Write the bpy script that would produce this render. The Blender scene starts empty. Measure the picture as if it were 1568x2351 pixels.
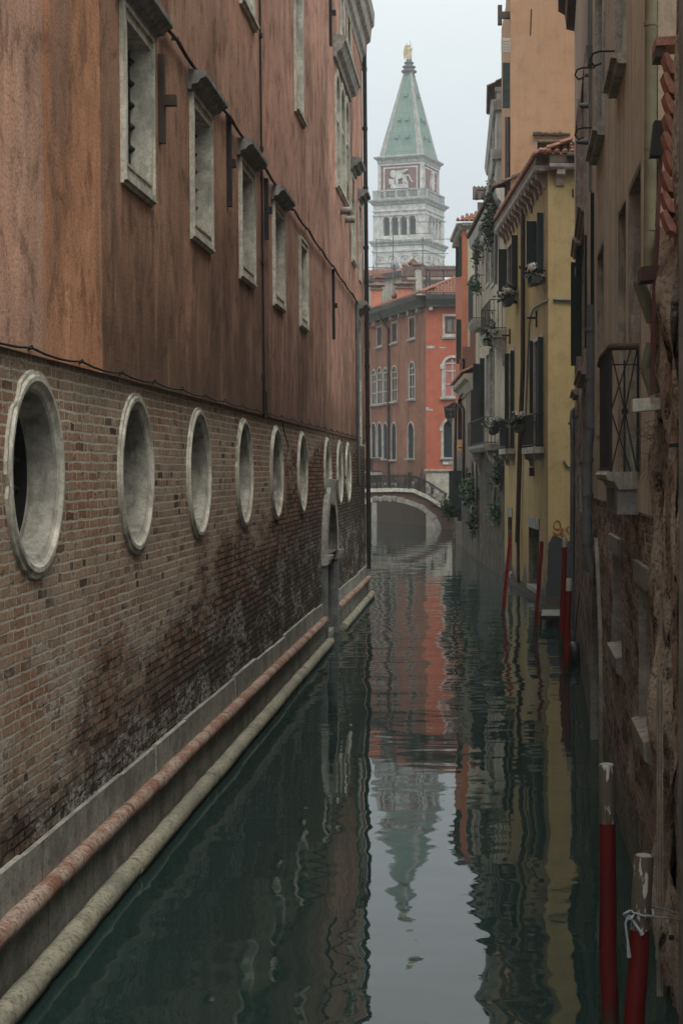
import bpy, math, random
import numpy as np
from mathutils import Vector, Matrix
R = math.radians
SC = bpy.context.scene
COL = SC.collection
# ------------------------------------------------------------------ camera, sky, sun, exposure
FX, FY, FL, EYE = 1098.0, 1083.0, 3700.0, 4.0        # vanishing point and focal length of the photo, eye height over the water
cam = bpy.data.cameras.new('camera'); camo = bpy.data.objects.new('camera', cam); COL.objects.link(camo)
camo.location = (0, 0, EYE); camo.rotation_euler = (R(90), 0, 0)
cam.sensor_fit = 'VERTICAL'; cam.sensor_height = 36; cam.lens = 36*FL/2351
cam.shift_x = (784-FX)/2351; cam.shift_y = (FY-1175.5)/2351
cam.clip_start = .1; cam.clip_end = 3000
SC.camera = camo
SUN_EL, SUN_ROT = 56, 166
w = bpy.data.worlds.new('World'); SC.world = w; w.use_nodes = True
nt = w.node_tree; bg = nt.nodes['Background']
sky = nt.nodes.new('ShaderNodeTexSky'); sky.sky_type = 'NISHITA'; sky.sun_disc = False
sky.sun_elevation = R(SUN_EL); sky.sun_rotation = R(SUN_ROT); sky.air_density = 1.0; sky.dust_density = 4.0; sky.ozone_density = 1.0
hs = nt.nodes.new('ShaderNodeHueSaturation'); hs.inputs['Saturation'].default_value = .22
mx = nt.nodes.new('ShaderNodeMixRGB'); mx.inputs[0].default_value = .86; 
tcw = nt.nodes.new('ShaderNodeTexCoord'); sxw = nt.nodes.new('ShaderNodeSeparateXYZ'); nt.links.new(tcw.outputs['Generated'], sxw.inputs[0])   # overcast deck, brighter towards the zenith
mrw = nt.nodes.new('ShaderNodeMapRange'); nt.links.new(sxw.outputs[2], mrw.inputs[0]); mrw.inputs[1].default_value = .15; mrw.inputs[2].default_value = 1; mrw.inputs[3].default_value = 0; mrw.inputs[4].default_value = 1
mcw = nt.nodes.new('ShaderNodeMixRGB'); nt.links.new(mrw.outputs[0], mcw.inputs[0]); mcw.inputs[1].default_value = (4.1, 4.65, 5.0, 1); mcw.inputs[2].default_value = (15.6, 15.9, 15.0, 1); nt.links.new(mcw.outputs[0], mx.inputs[2])
nt.links.new(sky.outputs[0], hs.inputs['Color']); nt.links.new(hs.outputs[0], mx.inputs[1]); nt.links.new(mx.outputs[0], bg.inputs[0])
bg.inputs[1].default_value = .115
sl = bpy.data.lights.new('sun', 'SUN'); sl.energy = 1.15; sl.angle = R(30); sl.color = (1, .96, .9)
so = bpy.data.objects.new('sun', sl); COL.objects.link(so)
sd = Vector((math.sin(R(SUN_ROT))*math.cos(R(SUN_EL)), math.cos(R(SUN_ROT))*math.cos(R(SUN_EL)), math.sin(R(SUN_EL))))
so.rotation_euler = sd.to_track_quat('Z', 'Y').to_euler(); so.location = (30, -30, 90)
SC.view_settings.view_transform = 'Standard'; SC.view_settings.look = 'None'; SC.view_settings.exposure = 0.42; SC.view_settings.gamma = 1
SC.cycles.max_bounces = 6; SC.cycles.diffuse_bounces = 3; SC.cycles.glossy_bounces = 4; SC.cycles.volume_bounces = 1
SC.cycles.volume_step_rate = 4; SC.cycles.use_denoising = True
# ------------------------------------------------------------------ shader helper
class G:
    def __init__(s, name):
        s.m = bpy.data.materials.new(name); s.m.use_nodes = True; s.nt = s.m.node_tree
        s.b = s.nt.nodes['Principled BSDF']; tc = s.nt.nodes.new('ShaderNodeTexCoord')
        s.co = tc.outputs['Object']; s.uv = tc.outputs['UV']
    def put(s, sock, v):
        if isinstance(v, bpy.types.NodeSocket): s.nt.links.new(v, sock)
        elif isinstance(v, (tuple, list)) and sock.type == 'RGBA': sock.default_value = (*v[:3], 1)
        else: sock.default_value = v
    def map(s, vec, sc=(1, 1, 1), loc=(0, 0, 0), rot=(0, 0, 0)):
        n = s.nt.nodes.new('ShaderNodeMapping'); s.put(n.inputs['Vector'], vec)
        n.inputs['Scale'].default_value = sc; n.inputs['Location'].default_value = loc; n.inputs['Rotation'].default_value = rot
        return n.outputs[0]
    def noise(s, vec, scale, detail=4, rough=.55, dist=0):
        n = s.nt.nodes.new('ShaderNodeTexNoise'); s.put(n.inputs['Vector'], vec)
        n.inputs['Scale'].default_value = scale; n.inputs['Detail'].default_value = detail
        n.inputs['Roughness'].default_value = rough; n.inputs['Distortion'].default_value = dist
        return n.outputs['Fac']
    def voro(s, vec, scale, feature='F1'):
        n = s.nt.nodes.new('ShaderNodeTexVoronoi'); n.feature = feature; s.put(n.inputs['Vector'], vec); n.inputs['Scale'].default_value = scale
        return n.outputs['Distance'], n.outputs.get('Color')
    def mr(s, v, a, b, c=0., d=1., smooth=True):
        n = s.nt.nodes.new('ShaderNodeMapRange'); n.clamp = True
        if smooth: n.interpolation_type = 'SMOOTHSTEP'
        s.put(n.inputs[0], v); n.inputs[1].default_value = a; n.inputs[2].default_value = b; n.inputs[3].default_value = c; n.inputs[4].default_value = d
        return n.outputs[0]
    def mix(s, f, a, b, mode='MIX'):
        n = s.nt.nodes.new('ShaderNodeMixRGB'); n.blend_type = mode
        s.put(n.inputs[0], f); s.put(n.inputs[1], a); s.put(n.inputs[2], b); return n.outputs[0]
    def m2(s, op, a, b=0.):
        n = s.nt.nodes.new('ShaderNodeMath'); n.operation = op; s.put(n.inputs[0], a); s.put(n.inputs[1], b); return n.outputs[0]
    def xyz(s, v):
        n = s.nt.nodes.new('ShaderNodeSeparateXYZ'); s.put(n.inputs[0], v); return n.outputs
    def vadd(s, a, b):
        n = s.nt.nodes.new('ShaderNodeVectorMath'); n.operation = 'ADD'; s.put(n.inputs[0], a); s.put(n.inputs[1], b); return n.outputs[0]
    def comb(s, x, y, z=0.):
        n = s.nt.nodes.new('ShaderNodeCombineXYZ'); s.put(n.inputs[0], x); s.put(n.inputs[1], y); s.put(n.inputs[2], z); return n.outputs[0]
    def brick(s, vec, c1, c2, mo, bw, rh, ms, smooth=.25):
        n = s.nt.nodes.new('ShaderNodeTexBrick'); s.put(n.inputs['Vector'], vec)
        s.put(n.inputs['Color1'], c1); s.put(n.inputs['Color2'], c2); s.put(n.inputs['Mortar'], mo)
        n.inputs['Scale'].default_value = 1; n.inputs['Brick Width'].default_value = bw; n.inputs['Row Height'].default_value = rh
        n.inputs['Mortar Size'].default_value = ms; n.inputs['Mortar Smooth'].default_value = smooth
        return n.outputs['Color'], n.outputs['Fac']
    def flemish(s, uvec, pitch=.46, cut=.31, rh=.089, jv=.0105, jh=.0098, wob=.006):
        """stretcher / header courses; returns mortar mask and a random number per brick"""
        w1 = s.noise(uvec, 5, 3); w2 = s.noise(s.map(uvec, (1,1,1), (7.3,2.1,0)), 17, 3); u, v, _ = s.xyz(uvec)
        u = s.m2('ADD', u, s.m2('MULTIPLY', s.m2('SUBTRACT', w2, .5), wob*5)); v = s.m2('ADD', v, s.m2('ADD', s.m2('MULTIPLY', s.m2('SUBTRACT', w1, .5), wob*7), s.m2('MULTIPLY', s.m2('SUBTRACT', w2, .5), wob*3.5)))
        r = s.m2('FLOOR', s.m2('DIVIDE', v, rh)); fv = s.m2('SUBTRACT', v, s.m2('MULTIPLY', r, rh)); hd = s.m2('MINIMUM', fv, s.m2('SUBTRACT', rh, fv))
        rn = s.nt.nodes.new('ShaderNodeTexWhiteNoise'); rn.noise_dimensions = '1D'; s.put(rn.inputs['W'], r)
        q = s.m2('DIVIDE', s.m2('ADD', u, s.m2('MULTIPLY', rn.outputs['Value'], pitch)), pitch); k = s.m2('FLOOR', q); m = s.m2('MULTIPLY', s.m2('SUBTRACT', q, k), pitch)
        jd = s.m2('MINIMUM', s.m2('MINIMUM', m, s.m2('SUBTRACT', pitch, m)), s.m2('ABSOLUTE', s.m2('SUBTRACT', m, cut)))
        d = s.m2('MINIMUM', s.m2('SUBTRACT', jd, jv), s.m2('SUBTRACT', hd, jh)); mort = s.mr(d, -.0015, .0035, 1., 0.)
        wn = s.nt.nodes.new('ShaderNodeTexWhiteNoise'); wn.noise_dimensions = '2D'; s.put(wn.inputs['Vector'], s.comb(s.m2('ADD', s.m2('MULTIPLY', k, 2.), s.m2('GREATER_THAN', m, cut)), r))
        return mort, wn.outputs['Value']
    def out(s, col, rough=.85, h=None, strength=.5, dist=.01, spec=.25, metal=0.):
        s.put(s.b.inputs['Base Color'], col); s.put(s.b.inputs['Roughness'], rough)
        s.b.inputs['Specular IOR Level'].default_value = spec; s.b.inputs['Metallic'].default_value = metal
        if h is not None:
            n = s.nt.nodes.new('ShaderNodeBump'); s.put(n.inputs['Height'], h); n.inputs['Strength'].default_value = strength
            n.inputs['Distance'].default_value = dist; s.nt.links.new(n.outputs[0], s.b.inputs['Normal'])
        return s.m
def shade(c, k): return tuple(min(.9, x*k) for x in c)
def plaster(name, c, dark=None, pale=None, sk=1., bump=.5, scale=1., damp=0., rot=None, mott=1.):
    """lime render: clouds, vertical run-off streaks, mottling and pits; damp>0 = ragged loss of the coat up to that height; rot = colour of the exposed coat"""
    g = G(name); dark = dark or shade(c, .55); pale = pale or shade(c, 1.25)
    big = g.noise(g.co, .5*scale, 6, .65); st = g.noise(g.map(g.co, (2.4, 2.4, .16)), 1.7*scale, 6, .7); st2 = g.noise(g.map(g.co, (6, 6, .5)), 1.9*scale, 7, .7, .5); mid = g.noise(g.co, 2.6*scale, 9, .72, .3); fine = g.noise(g.co, 30, 4, .75)
    col = g.mix(g.mr(big, .38, .66), c, pale); col = g.mix(g.m2('MULTIPLY', g.mr(st, .44, .72), min(.9, .75*sk)), col, dark)
    col = g.mix(g.m2('MULTIPLY', g.mr(st2, .52, .75), min(.6, .3*sk)), col, dark)
    col = g.mix(g.m2('MULTIPLY', g.mr(mid, .48, .66), .38*mott), col, shade(c, .55)); col = g.mix(g.m2('MULTIPLY', g.mr(mid, .46, .32), .35*mott), col, shade(pale, 1.2))
    col = g.mix(g.m2('MULTIPLY', g.mr(fine, .42, .68), .35), col, shade(c, .5))
    z = g.xyz(g.co)[2]
    if damp:
        rg = g.noise(g.map(g.co, (1, 1, .45)), 1.1, 8, .7)
        d = g.mr(g.m2('ADD', z, g.m2('MULTIPLY', rg, -3.4)), damp-1.95, damp-1.6, 1., 0.); d2 = g.mr(g.m2('ADD', z, g.m2('MULTIPLY', rg, -3.4)), damp-2.2, damp+.8, 1., 0.)
        col = g.mix(g.m2('MULTIPLY', d2, .45), col, dark); rc = rot or shade(dark, .5); col = g.mix(d, col, g.mix(g.mr(st, .4, .62), g.mix(g.mr(mid, .44, .56), rc, shade(rc, 3.4)), g.mix(g.mr(fine, .4, .6), shade(rc, .5), shade(rc, 1.6))))
    h = g.m2('ADD', g.m2('MULTIPLY', fine, .6), g.m2('ADD', g.m2('MULTIPLY', g.noise(g.co, 6, 4), .5), g.m2('MULTIPLY', mid, .9)))
    return g.out(col, .92, h, bump, .014, .15)
def stone(name, c, stain=.5, bump=.6, scale=1., joint=False):
    g = G(name); a = g.noise(g.co, 3*scale, 8, .7); b = g.noise(g.map(g.co, (3, 3, .5)), 2.2*scale, 6, .65); f = g.noise(g.co, 40*scale, 4, .75)
    col = g.mix(g.mr(a, .36, .64), shade(c, .68), shade(c, 1.18)); col = g.mix(g.m2('MULTIPLY', g.mr(b, .47, .68), stain), col, shade((c[0], c[1]*1.02, c[2]), .33))
    sp = g.noise(g.co, 13*scale, 6, .75); col = g.mix(g.m2('MULTIPLY', g.mr(sp, .52, .62), .5), col, shade(c, .45)); col = g.mix(g.m2('MULTIPLY', g.mr(f, .46, .66), .4), col, shade(c, .42))
    return g.out(col, .8, g.m2('ADD', g.m2('MULTIPLY', a, .8), g.m2('MULTIPLY', f, .45)), bump, .014, .25)
def plain(name, c, rough=.6, var=.35, scale=9, metal=0., bump=.2, spec=.3):
    g = G(name); a = g.noise(g.co, scale, 5, .65)
    col = g.mix(g.m2('MULTIPLY', g.mr(a, .4, .75), var), c, shade(c, .45)); col = g.mix(g.m2('MULTIPLY', g.mr(g.noise(g.co, scale*.37, 3), .45, .7), var), col, shade(c, 1.5))
    return g.out(col, rough, a, bump, .006, spec, metal)
# ------------------------------------------------------------------ mesh helper
OFF = {}
class MB:
    def __init__(s): s.v = []; s.f = []; s.uv = []; s.sm = []
    def add(s, pts, faces, smooth=False, uvs=None):
        k = len(s.v); s.v += [tuple(p) for p in pts]
        for f in faces:
            s.f.append([k+i for i in f]); s.sm.append(smooth)
            s.uv.append([uvs[i] for i in f] if uvs else None)
    def box(s, a, b):
        x0, y0, z0 = a; x1, y1, z1 = b
        s.add([(x0,y0,z0),(x1,y0,z0),(x1,y1,z0),(x0,y1,z0),(x0,y0,z1),(x1,y0,z1),(x1,y1,z1),(x0,y1,z1)],
              [(0,3,2,1),(4,5,6,7),(0,1,5,4),(1,2,6,5),(2,3,7,6),(3,0,4,7)])
    def hexa(s, p, smooth=False):
        s.add(p, [(0,3,2,1),(4,5,6,7),(0,1,5,4),(1,2,6,5),(2,3,7,6),(3,0,4,7)], smooth)
    def bar(s, a, b, w, h=None, up=(0,0,1)):
        a, b = Vector(a), Vector(b); d = (b-a).normalized(); h = h or w
        x = d.cross(Vector(up)); x = x.normalized() if x.length > 1e-4 else Vector((1,0,0)); y = x.cross(d).normalized()
        q = [(-1,-1),(1,-1),(1,1),(-1,1)]
        s.hexa([a+x*i*w/2+y*j*h/2 for i, j in q]+[b+x*i*w/2+y*j*h/2 for i, j in q])
    def tube(s, pts, r, n=8, cap=True, smooth=True):
        pts = [Vector(p) for p in pts]; rs = r if isinstance(r, (list, tuple)) else [r]*len(pts)
        vs = []; px = None
        for i, p in enumerate(pts):
            d = (pts[min(i+1, len(pts)-1)]-pts[max(i-1, 0)]).normalized()
            x = px-d*px.dot(d) if px is not None else d.cross(Vector((0,0,1)) if abs(d.z) < .9 else Vector((1,0,0)))
            x.normalize(); y = d.cross(x); px = x
            vs += [p+(x*math.cos(2*math.pi*k/n)+y*math.sin(2*math.pi*k/n))*rs[i] for k in range(n)]
        fs = [(i*n+k, i*n+(k+1) % n, (i+1)*n+(k+1) % n, (i+1)*n+k) for i in range(len(pts)-1) for k in range(n)]
        s.add(vs, fs, smooth)
        if cap: s.add(vs[:n], [tuple(reversed(range(n)))]); s.add(vs[-n:], [tuple(range(n))])
    def lathe(s, prof, c=(0,0,0), n=16, smooth=True):
        vs = [(c[0]+r*math.cos(2*math.pi*k/n), c[1]+r*math.sin(2*math.pi*k/n), c[2]+z) for r, z in prof for k in range(n)]
        s.add(vs, [(i*n+k, i*n+(k+1) % n, (i+1)*n+(k+1) % n, (i+1)*n+k) for i in range(len(prof)-1) for k in range(n)], smooth)
        s.add(vs[-n:], [tuple(range(n))])
    def poly(s, pts, d):
        """planar outline pts extruded by vector d"""
        n = len(pts); d = Vector(d); q = [Vector(p) for p in pts]
        s.add(q+[p+d for p in q], [tuple(reversed(range(n))), tuple(range(n, 2*n))]+[(i, (i+1) % n, n+(i+1) % n, n+i) for i in range(n)])
    def build(s, name, mat, parent=None, smooth=None):
        me = bpy.data.meshes.new(name); off = OFF.get(parent.name, Vector()) if parent else Vector()
        me.from_pydata([Vector(p)-off for p in s.v], [], s.f)
        lay = me.uv_layers.new(name='UVMap'); 
        for p in me.polygons:
            u = s.uv[p.index]; p.use_smooth = s.sm[p.index]
            for j, li in enumerate(p.loop_indices):
                if u: lay.data[li].uv = u[j]
                else:
                    co = s.v[s.f[p.index][j]]; nn = p.normal
                    lay.data[li].uv = (co[1], co[2]) if abs(nn.x) > max(abs(nn.y), abs(nn.z)) else ((co[0], co[2]) if abs(nn.y) > abs(nn.z) else (co[0], co[1]))
        me.materials.append(mat); me.update()
        o = bpy.data.objects.new(name, me); COL.objects.link(o)
        if parent: o.parent = parent
        OFF[o.name] = off
        return o
def thing(name, label, cat, loc, group=None):
    o = bpy.data.objects.new(name, None); COL.objects.link(o); o.location = loc; o.empty_display_size = .2
    o['label'] = label; o['category'] = cat
    if group: o['group'] = group
    OFF[o.name] = Vector(loc); return o
def tag(o, label, cat, group=None):
    o['label'] = label; o['category'] = cat
    if group: o['group'] = group
    return o
class Fr:
    """vertical facade frame: u runs from p to q, v is height, w stands out of the wall (right-hand side of p->q)"""
    def __init__(s, p, q):
        s.p = Vector(p); d = Vector(q)-s.p; s.L = d.length; s.d = d/s.L; s.n = Vector((s.d.y, -s.d.x))
    def P(s, u, v, w=0.):
        q = s.p+s.d*u+s.n*w; return Vector((q.x, q.y, v))
    def u(s, x, w=0.):
        k = (x-FX)/FL; p = s.p+s.n*w; return (k*p.y-p.x)/(s.d.x-k*s.d.y)
    def z(s, u, y, w=0.): return EYE+(FY-y)*s.P(u, 0, w).y/FL
    def rect(s, x0, x1, y0, y1, w=0.):
        a, b = s.u(x0, w), s.u(x1, w); a, b = min(a, b), max(a, b); m = (a+b)/2
        return a, b, s.z(m, y1, w), s.z(m, y0, w)
    def box(s, mb, u0, u1, v0, v1, w0, w1):
        mb.hexa([s.P(u0,v0,w1), s.P(u1,v0,w1), s.P(u1,v0,w0), s.P(u0,v0,w0), s.P(u0,v1,w1), s.P(u1,v1,w1), s.P(u1,v1,w0), s.P(u0,v1,w0)])
    def prof(s, mb, u0, u1, pts, dz=0.):
        """profile [(w,v)...] swept along u"""
        n = len(pts); A = [s.P(u0, v+dz, w) for w, v in pts]; B = [s.P(u1, v+dz, w) for w, v in pts]
        mb.add(A+B, [tuple(range(n)), tuple(reversed(range(n, 2*n)))]+[(i, n+i, n+(i+1) % n, (i+1) % n) for i in range(n)])
def loop_rect(u0, u1, v0, v1): return [(u0,v0),(u1,v0),(u1,v1),(u0,v1)]
def loop_circ(cu, cv, r, n=48, rv=None): return [(cu+r*math.cos(2*math.pi*i/n), cv+(rv or r)*math.sin(2*math.pi*i/n)) for i in range(n)]
def loop_arch(u0, u1, v0, v1, n=18, pointed=False):
    c, r = (u0+u1)/2, (u1-u0)/2
    if pointed:
        h = v1; s0 = v1-r*1.75; return [(u0,v0),(u1,v0)]+[(u1-(t**1.8)*r, s0+(h-s0)*t**.9) for t in np.linspace(0,1,9)]+[(u0+(t**1.8)*r, s0+(h-s0)*t**.9) for t in np.linspace(1,0,9)][1:]
    return [(u0,v0),(u1,v0)]+[(c+r*math.cos(math.pi*i/n), v1-r+r*math.sin(math.pi*i/n)) for i in range(n+1)]
def loop_of(kind, u0, u1, v0, v1):
    return loop_rect(u0,u1,v0,v1) if kind == 'rect' else loop_arch(u0,u1,v0,v1) if kind == 'arch' else loop_arch(u0,u1,v0,v1,pointed=True) if kind == 'gothic' else loop_circ((u0+u1)/2,(v0+v1)/2,(u1-u0)/2,rv=(v1-v0)/2)
def panel(mb, F, u0, u1, v0, v1, holes=(), w=0.):
    """flat wall with real openings; holes = [(kind,u0,u1,v0,v1)]"""
    def face(pts): mb.add([F.P(a, b, w) for a, b in pts], [tuple(range(len(pts)))], False, [(a, b) for a, b in pts])
    cols = []
    for h in sorted(holes, key=lambda h: h[1]):
        if cols and h[1] < cols[-1][1]+.03: cols[-1][1] = max(cols[-1][1], h[2]); cols[-1][2].append(h)
        else: cols.append([h[1], h[2], [h]])
    x = u0
    for c in cols:
        a, b = c[0]-.012, c[1]+.012
        if a > x: face([(x,v0),(a,v0),(a,v1),(x,v1)])
        hs = sorted(c[2], key=lambda h: h[3]); y = v0
        for i, h in enumerate(hs):
            top = v1 if i == len(hs)-1 else (h[4]+hs[i+1][3])/2
            L = loop_of(*h); n = len(L); cu, cv = (h[1]+h[2])/2, (max(h[3], v0)+min(h[4], v1))/2
            if h[3] <= v0: L = [(p, max(q, v0)) for p, q in L]
            def ray(p):
                du, dv = p[0]-cu, p[1]-cv; t = 1e9
                if du > 1e-9: t = min(t, (b-cu)/du)
                if du < -1e-9: t = min(t, (a-cu)/du)
                if dv > 1e-9: t = min(t, (top-cv)/dv)
                if dv < -1e-9: t = min(t, (y-cv)/dv)
                return (cu+du*t, cv+dv*t)
            O = [ray(p) for p in L]; ang = lambda p: math.atan2(p[1]-cv, p[0]-cu)
            cor = [(b,y),(b,top),(a,top),(a,y)]
            for k in range(n):
                p, q, oq, op = L[k], L[(k+1) % n], O[(k+1) % n], O[k]
                a0 = ang(p); da = (ang(q)-a0) % (2*math.pi); mid = []
                for cc in cor:
                    t = (ang(cc)-a0) % (2*math.pi)
                    if 1e-4 < t < da-1e-4: mid.append((t, cc))
                pts = [p, op]+[cc for _, cc in sorted(mid)]+[oq, q]
                cl = []
                for t in pts:
                    if not cl or abs(t[0]-cl[-1][0])+abs(t[1]-cl[-1][1]) > 1e-5: cl.append(t)
                if len(cl) > 2: face(cl)
            y = top
        x = b
    if x < u1: face([(x,v0),(u1,v0),(u1,v1),(x,v1)])
def ring(mb, F, A, B, w0, w1, smooth=False):
    """frame band between outer loop A and inner loop B, standing from w0 to w1"""
    n = len(A)
    vs = [F.P(*p, w1) for p in A]+[F.P(*p, w1) for p in B]+[F.P(*p, w0) for p in A]+[F.P(*p, w0) for p in B]
    fs = []
    for i in range(n):
        j = (i+1) % n; fs += [(i, j, n+j, n+i), (2*n+j, j, i, 2*n+i), (n+i, n+j, 3*n+j, 3*n+i)]
    mb.add(vs, fs, smooth)
def reveal(mb, F, A, w0, B, w1, smooth=False):
    n = len(A); mb.add([F.P(*p, w0) for p in A]+[F.P(*p, w1) for p in B], [(i, (i+1) % n, n+(i+1) % n, n+i) for i in range(n)], smooth)
def fill(mb, F, A, w): mb.add([F.P(*p, w) for p in A], [tuple(range(len(A)))])
def window(F, root, u0, u1, v0, v1, kind='rect', name='window', fw=.12, proud=.03, depth=.16, fm=None, pm=None, sill=None, hood=None, bars=None, bm=None):
    """returns (hole, part); children pane, sill, hood, casement_bars"""
    mb = MB(); A = loop_of(kind, u0-fw, u1+fw, v0-(fw if kind == 'rect' else 0), v1+fw); B = loop_of(kind, u0, u1, v0, v1)
    if fw > 0: ring(mb, F, A, B, 0 if proud > 0 else proud-.02, proud)
    if fw > .13 and kind == 'rect' and depth > .35: ring(mb, F, loop_rect(u0-fw, u1+fw, v0-fw, v1+fw), loop_rect(u0-fw+.045, u1+fw-.045, v0-fw+.045, v1+fw-.045), proud+.001, proud+.03); ring(mb, F, loop_rect(u0-.03, u1+.03, v0-.03, v1+.03), loop_rect(u0-.001, u1+.001, v0-.001, v1+.001), proud+.001, proud+.016)
    reveal(mb, F, B, min(proud, 0.), B, -depth-.02)
    o = mb.build(name, fm, root)
    m = MB(); fill(m, F, B, -depth); m.build('pane', pm, o)
    if bars:
        m = MB(); nu, nv, bw = bars; top = v1-(0 if kind == 'rect' else (u1-u0)*.3)
        for k in range(1, nu): c = u0+(u1-u0)*k/nu; F.box(m, c-bw/2, c+bw/2, v0, v1-.01 if k*2 == nu else top, -depth, -depth+.05)
        for k in range(1, nv): c = v0+(v1-v0)*k/nv; F.box(m, u0, u1, c-bw/2, c+bw/2, -depth+.002, -depth+.045)
        F.box(m, u0, u0+bw, v0, top, -depth, -depth+.055); F.box(m, u1-bw, u1, v0, top, -depth, -depth+.055)
        F.box(m, u0+bw, u1-bw, v0, v0+bw, -depth, -depth+.055)
        if kind == 'rect': F.box(m, u0+bw, u1-bw, v1-bw, v1, -depth, -depth+.055)
        else: F.box(m, u0+bw, u1-bw, top-bw, top, -depth, -depth+.055)
        m.build('casement', bm or fm, o)
    if sill:
        e, h, p = sill; m = MB(); b = v0-(fw if kind == 'rect' else 0)
        F.prof(m, u0-fw-e, u1+fw+e, [(0, b-h), (p*.6, b-h), (p*.7, b-h*.55), (p, b-h*.5), (p, b-.003), (0, b-.003)]); m.build('sill', fm, o)
    if hood:
        e, h, p = hood; m = MB(); b = v1+fw+.003
        F.prof(m, u0-fw-e, u1+fw+e, [(0,b),(p*.30,b),(p*.34,b+h*.25),(p*.62,b+h*.32),(p*.75,b+h*.55),(p*.95,b+h*.62),(p,b+h*.68),(p,b+h*.93),(0,b+h*1.08)]); m.build('hood', bpy.data.materials.get('sooty_hood_stone') if fm.name == 'istrian_stone' else fm, o)
    return (kind, u0, u1, v0, v1), o
def tiles(mb, o, e, s, W, L, pw=.2, pl=.36, seed=1, hip=0.):
    """barrel tiles: o = eave corner, e = unit along the eave, s = unit up the slope"""
    rnd = random.Random(seed); o, e, s = Vector(o), Vector(e), Vector(s); n = e.cross(s).normalized()
    if n.z < 0: n = -n
    mb.add([o, o+e*W, o+e*W+s*L, o+s*L+e*min(hip*L, W)], [(0,1,2,3)])
    for i in range(int(W/pw)):
        for j in range(int(L/pl+.5)):
            if (i+.5)*pw < hip*j*pl: continue
            jit = rnd.uniform(-.012, .012); a = o+e*((i+.5)*pw+jit)+s*(j*pl-.02); b = a+s*min(pl+.06, L-j*pl+.05); r0, r1 = pw*.42, pw*.34
            ang = [math.pi*k/5 for k in range(6)]; lift = n*(.035+rnd.uniform(0, .012))
            A = [a+lift+e*math.cos(t)*r0+n*math.sin(t)*r0 for t in ang]; B = [b+n*.012+e*math.cos(t)*r1+n*math.sin(t)*r1 for t in ang]
            mb.add(A+B, [(k, k+1, 7+k, 6+k) for k in range(5)], True); mb.add(A, [tuple(range(6))])
def leaves(mb, c, rad, n, size, seed=1, drop=0.):
    rnd = random.Random(seed); c = Vector(c)
    clumps = [Vector((rnd.gauss(0,.45)*rad[0], rnd.gauss(0,.45)*rad[1], rnd.gauss(0,.45)*rad[2])) for _ in range(max(4, n//22))]
    for i in range(n):
        q = clumps[rnd.randrange(len(clumps))]; k = .32
        p = c+q+Vector((rnd.gauss(0,k)*rad[0], rnd.gauss(0,k)*rad[1], rnd.gauss(0,k)*rad[2]-drop*rnd.random()))
        d = Vector((rnd.uniform(-1,1), rnd.uniform(-1,1), rnd.uniform(-.7,.7))).normalized(); x = d.cross(Vector((rnd.uniform(-1,1), rnd.uniform(-1,1), 1))).normalized()
        L = size*rnd.uniform(.6,1.4); wd = L*.36; up = d.cross(x)*L*.12
        mb.add([p, p+d*L*.5+x*wd+up, p+d*L, p+d*L*.5-x*wd+up], [(0,1,2),(0,2,3)])
# ------------------------------------------------------------------ shared materials
ISTRIA = stone('istrian_stone', (.60,.57,.475), .65)
HOODST = stone('sooty_hood_stone', (.25,.245,.225), .7)
REVST = stone('shaded_reveal_stone', (.42,.40,.335), .85)  # darker than the rims: recess shade put into the colour, plus heavier staining
ISTRIA_W = stone('weathered_istrian_stone', (.36,.345,.30), .75)
PINKST = stone('red_verona_stone', (.40,.22,.165), .5)
DARKGL = plain('dark_glass', (.012,.015,.016), .08, .2, spec=.5, bump=0)
GREYGL = plain('curtained_pane', (.16,.165,.16), .25, .3, 2, spec=.5, bump=0)
IRON = plain('black_iron', (.018,.017,.016), .6, .4, 14)
LEAD = plain('grey_zinc_pipe', (.11,.12,.125), .55, .5, 5)
BROWNPIPE = plain('brown_painted_pipe', (.042,.027,.022), .5, .4, 4)
GREEN = plain('dark_green_paint', (.011,.024,.022), .6, .4, 3)
WOOD = plain('weathered_dark_wood', (.06,.042,.032), .85, .6, 5, bump=.5)
TILE = stone('terracotta_roof_tile', (.27,.125,.085), .7, scale=1.5)
TILE_D = stone('dark_roof_tile', (.12,.075,.058), .8, scale=1.5)
VOID = plain('unlit_interior', (.01,.01,.01), .9, 0)
LEAF = plain('leaf_green', (.035,.075,.03), .6, .6, 30)
LEAF_D = plain('dusty_leaf', (.045,.065,.045), .7, .6, 30)
PETAL = plain('faded_petals', (.52,.46,.42), .8, .4, 40)
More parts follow.
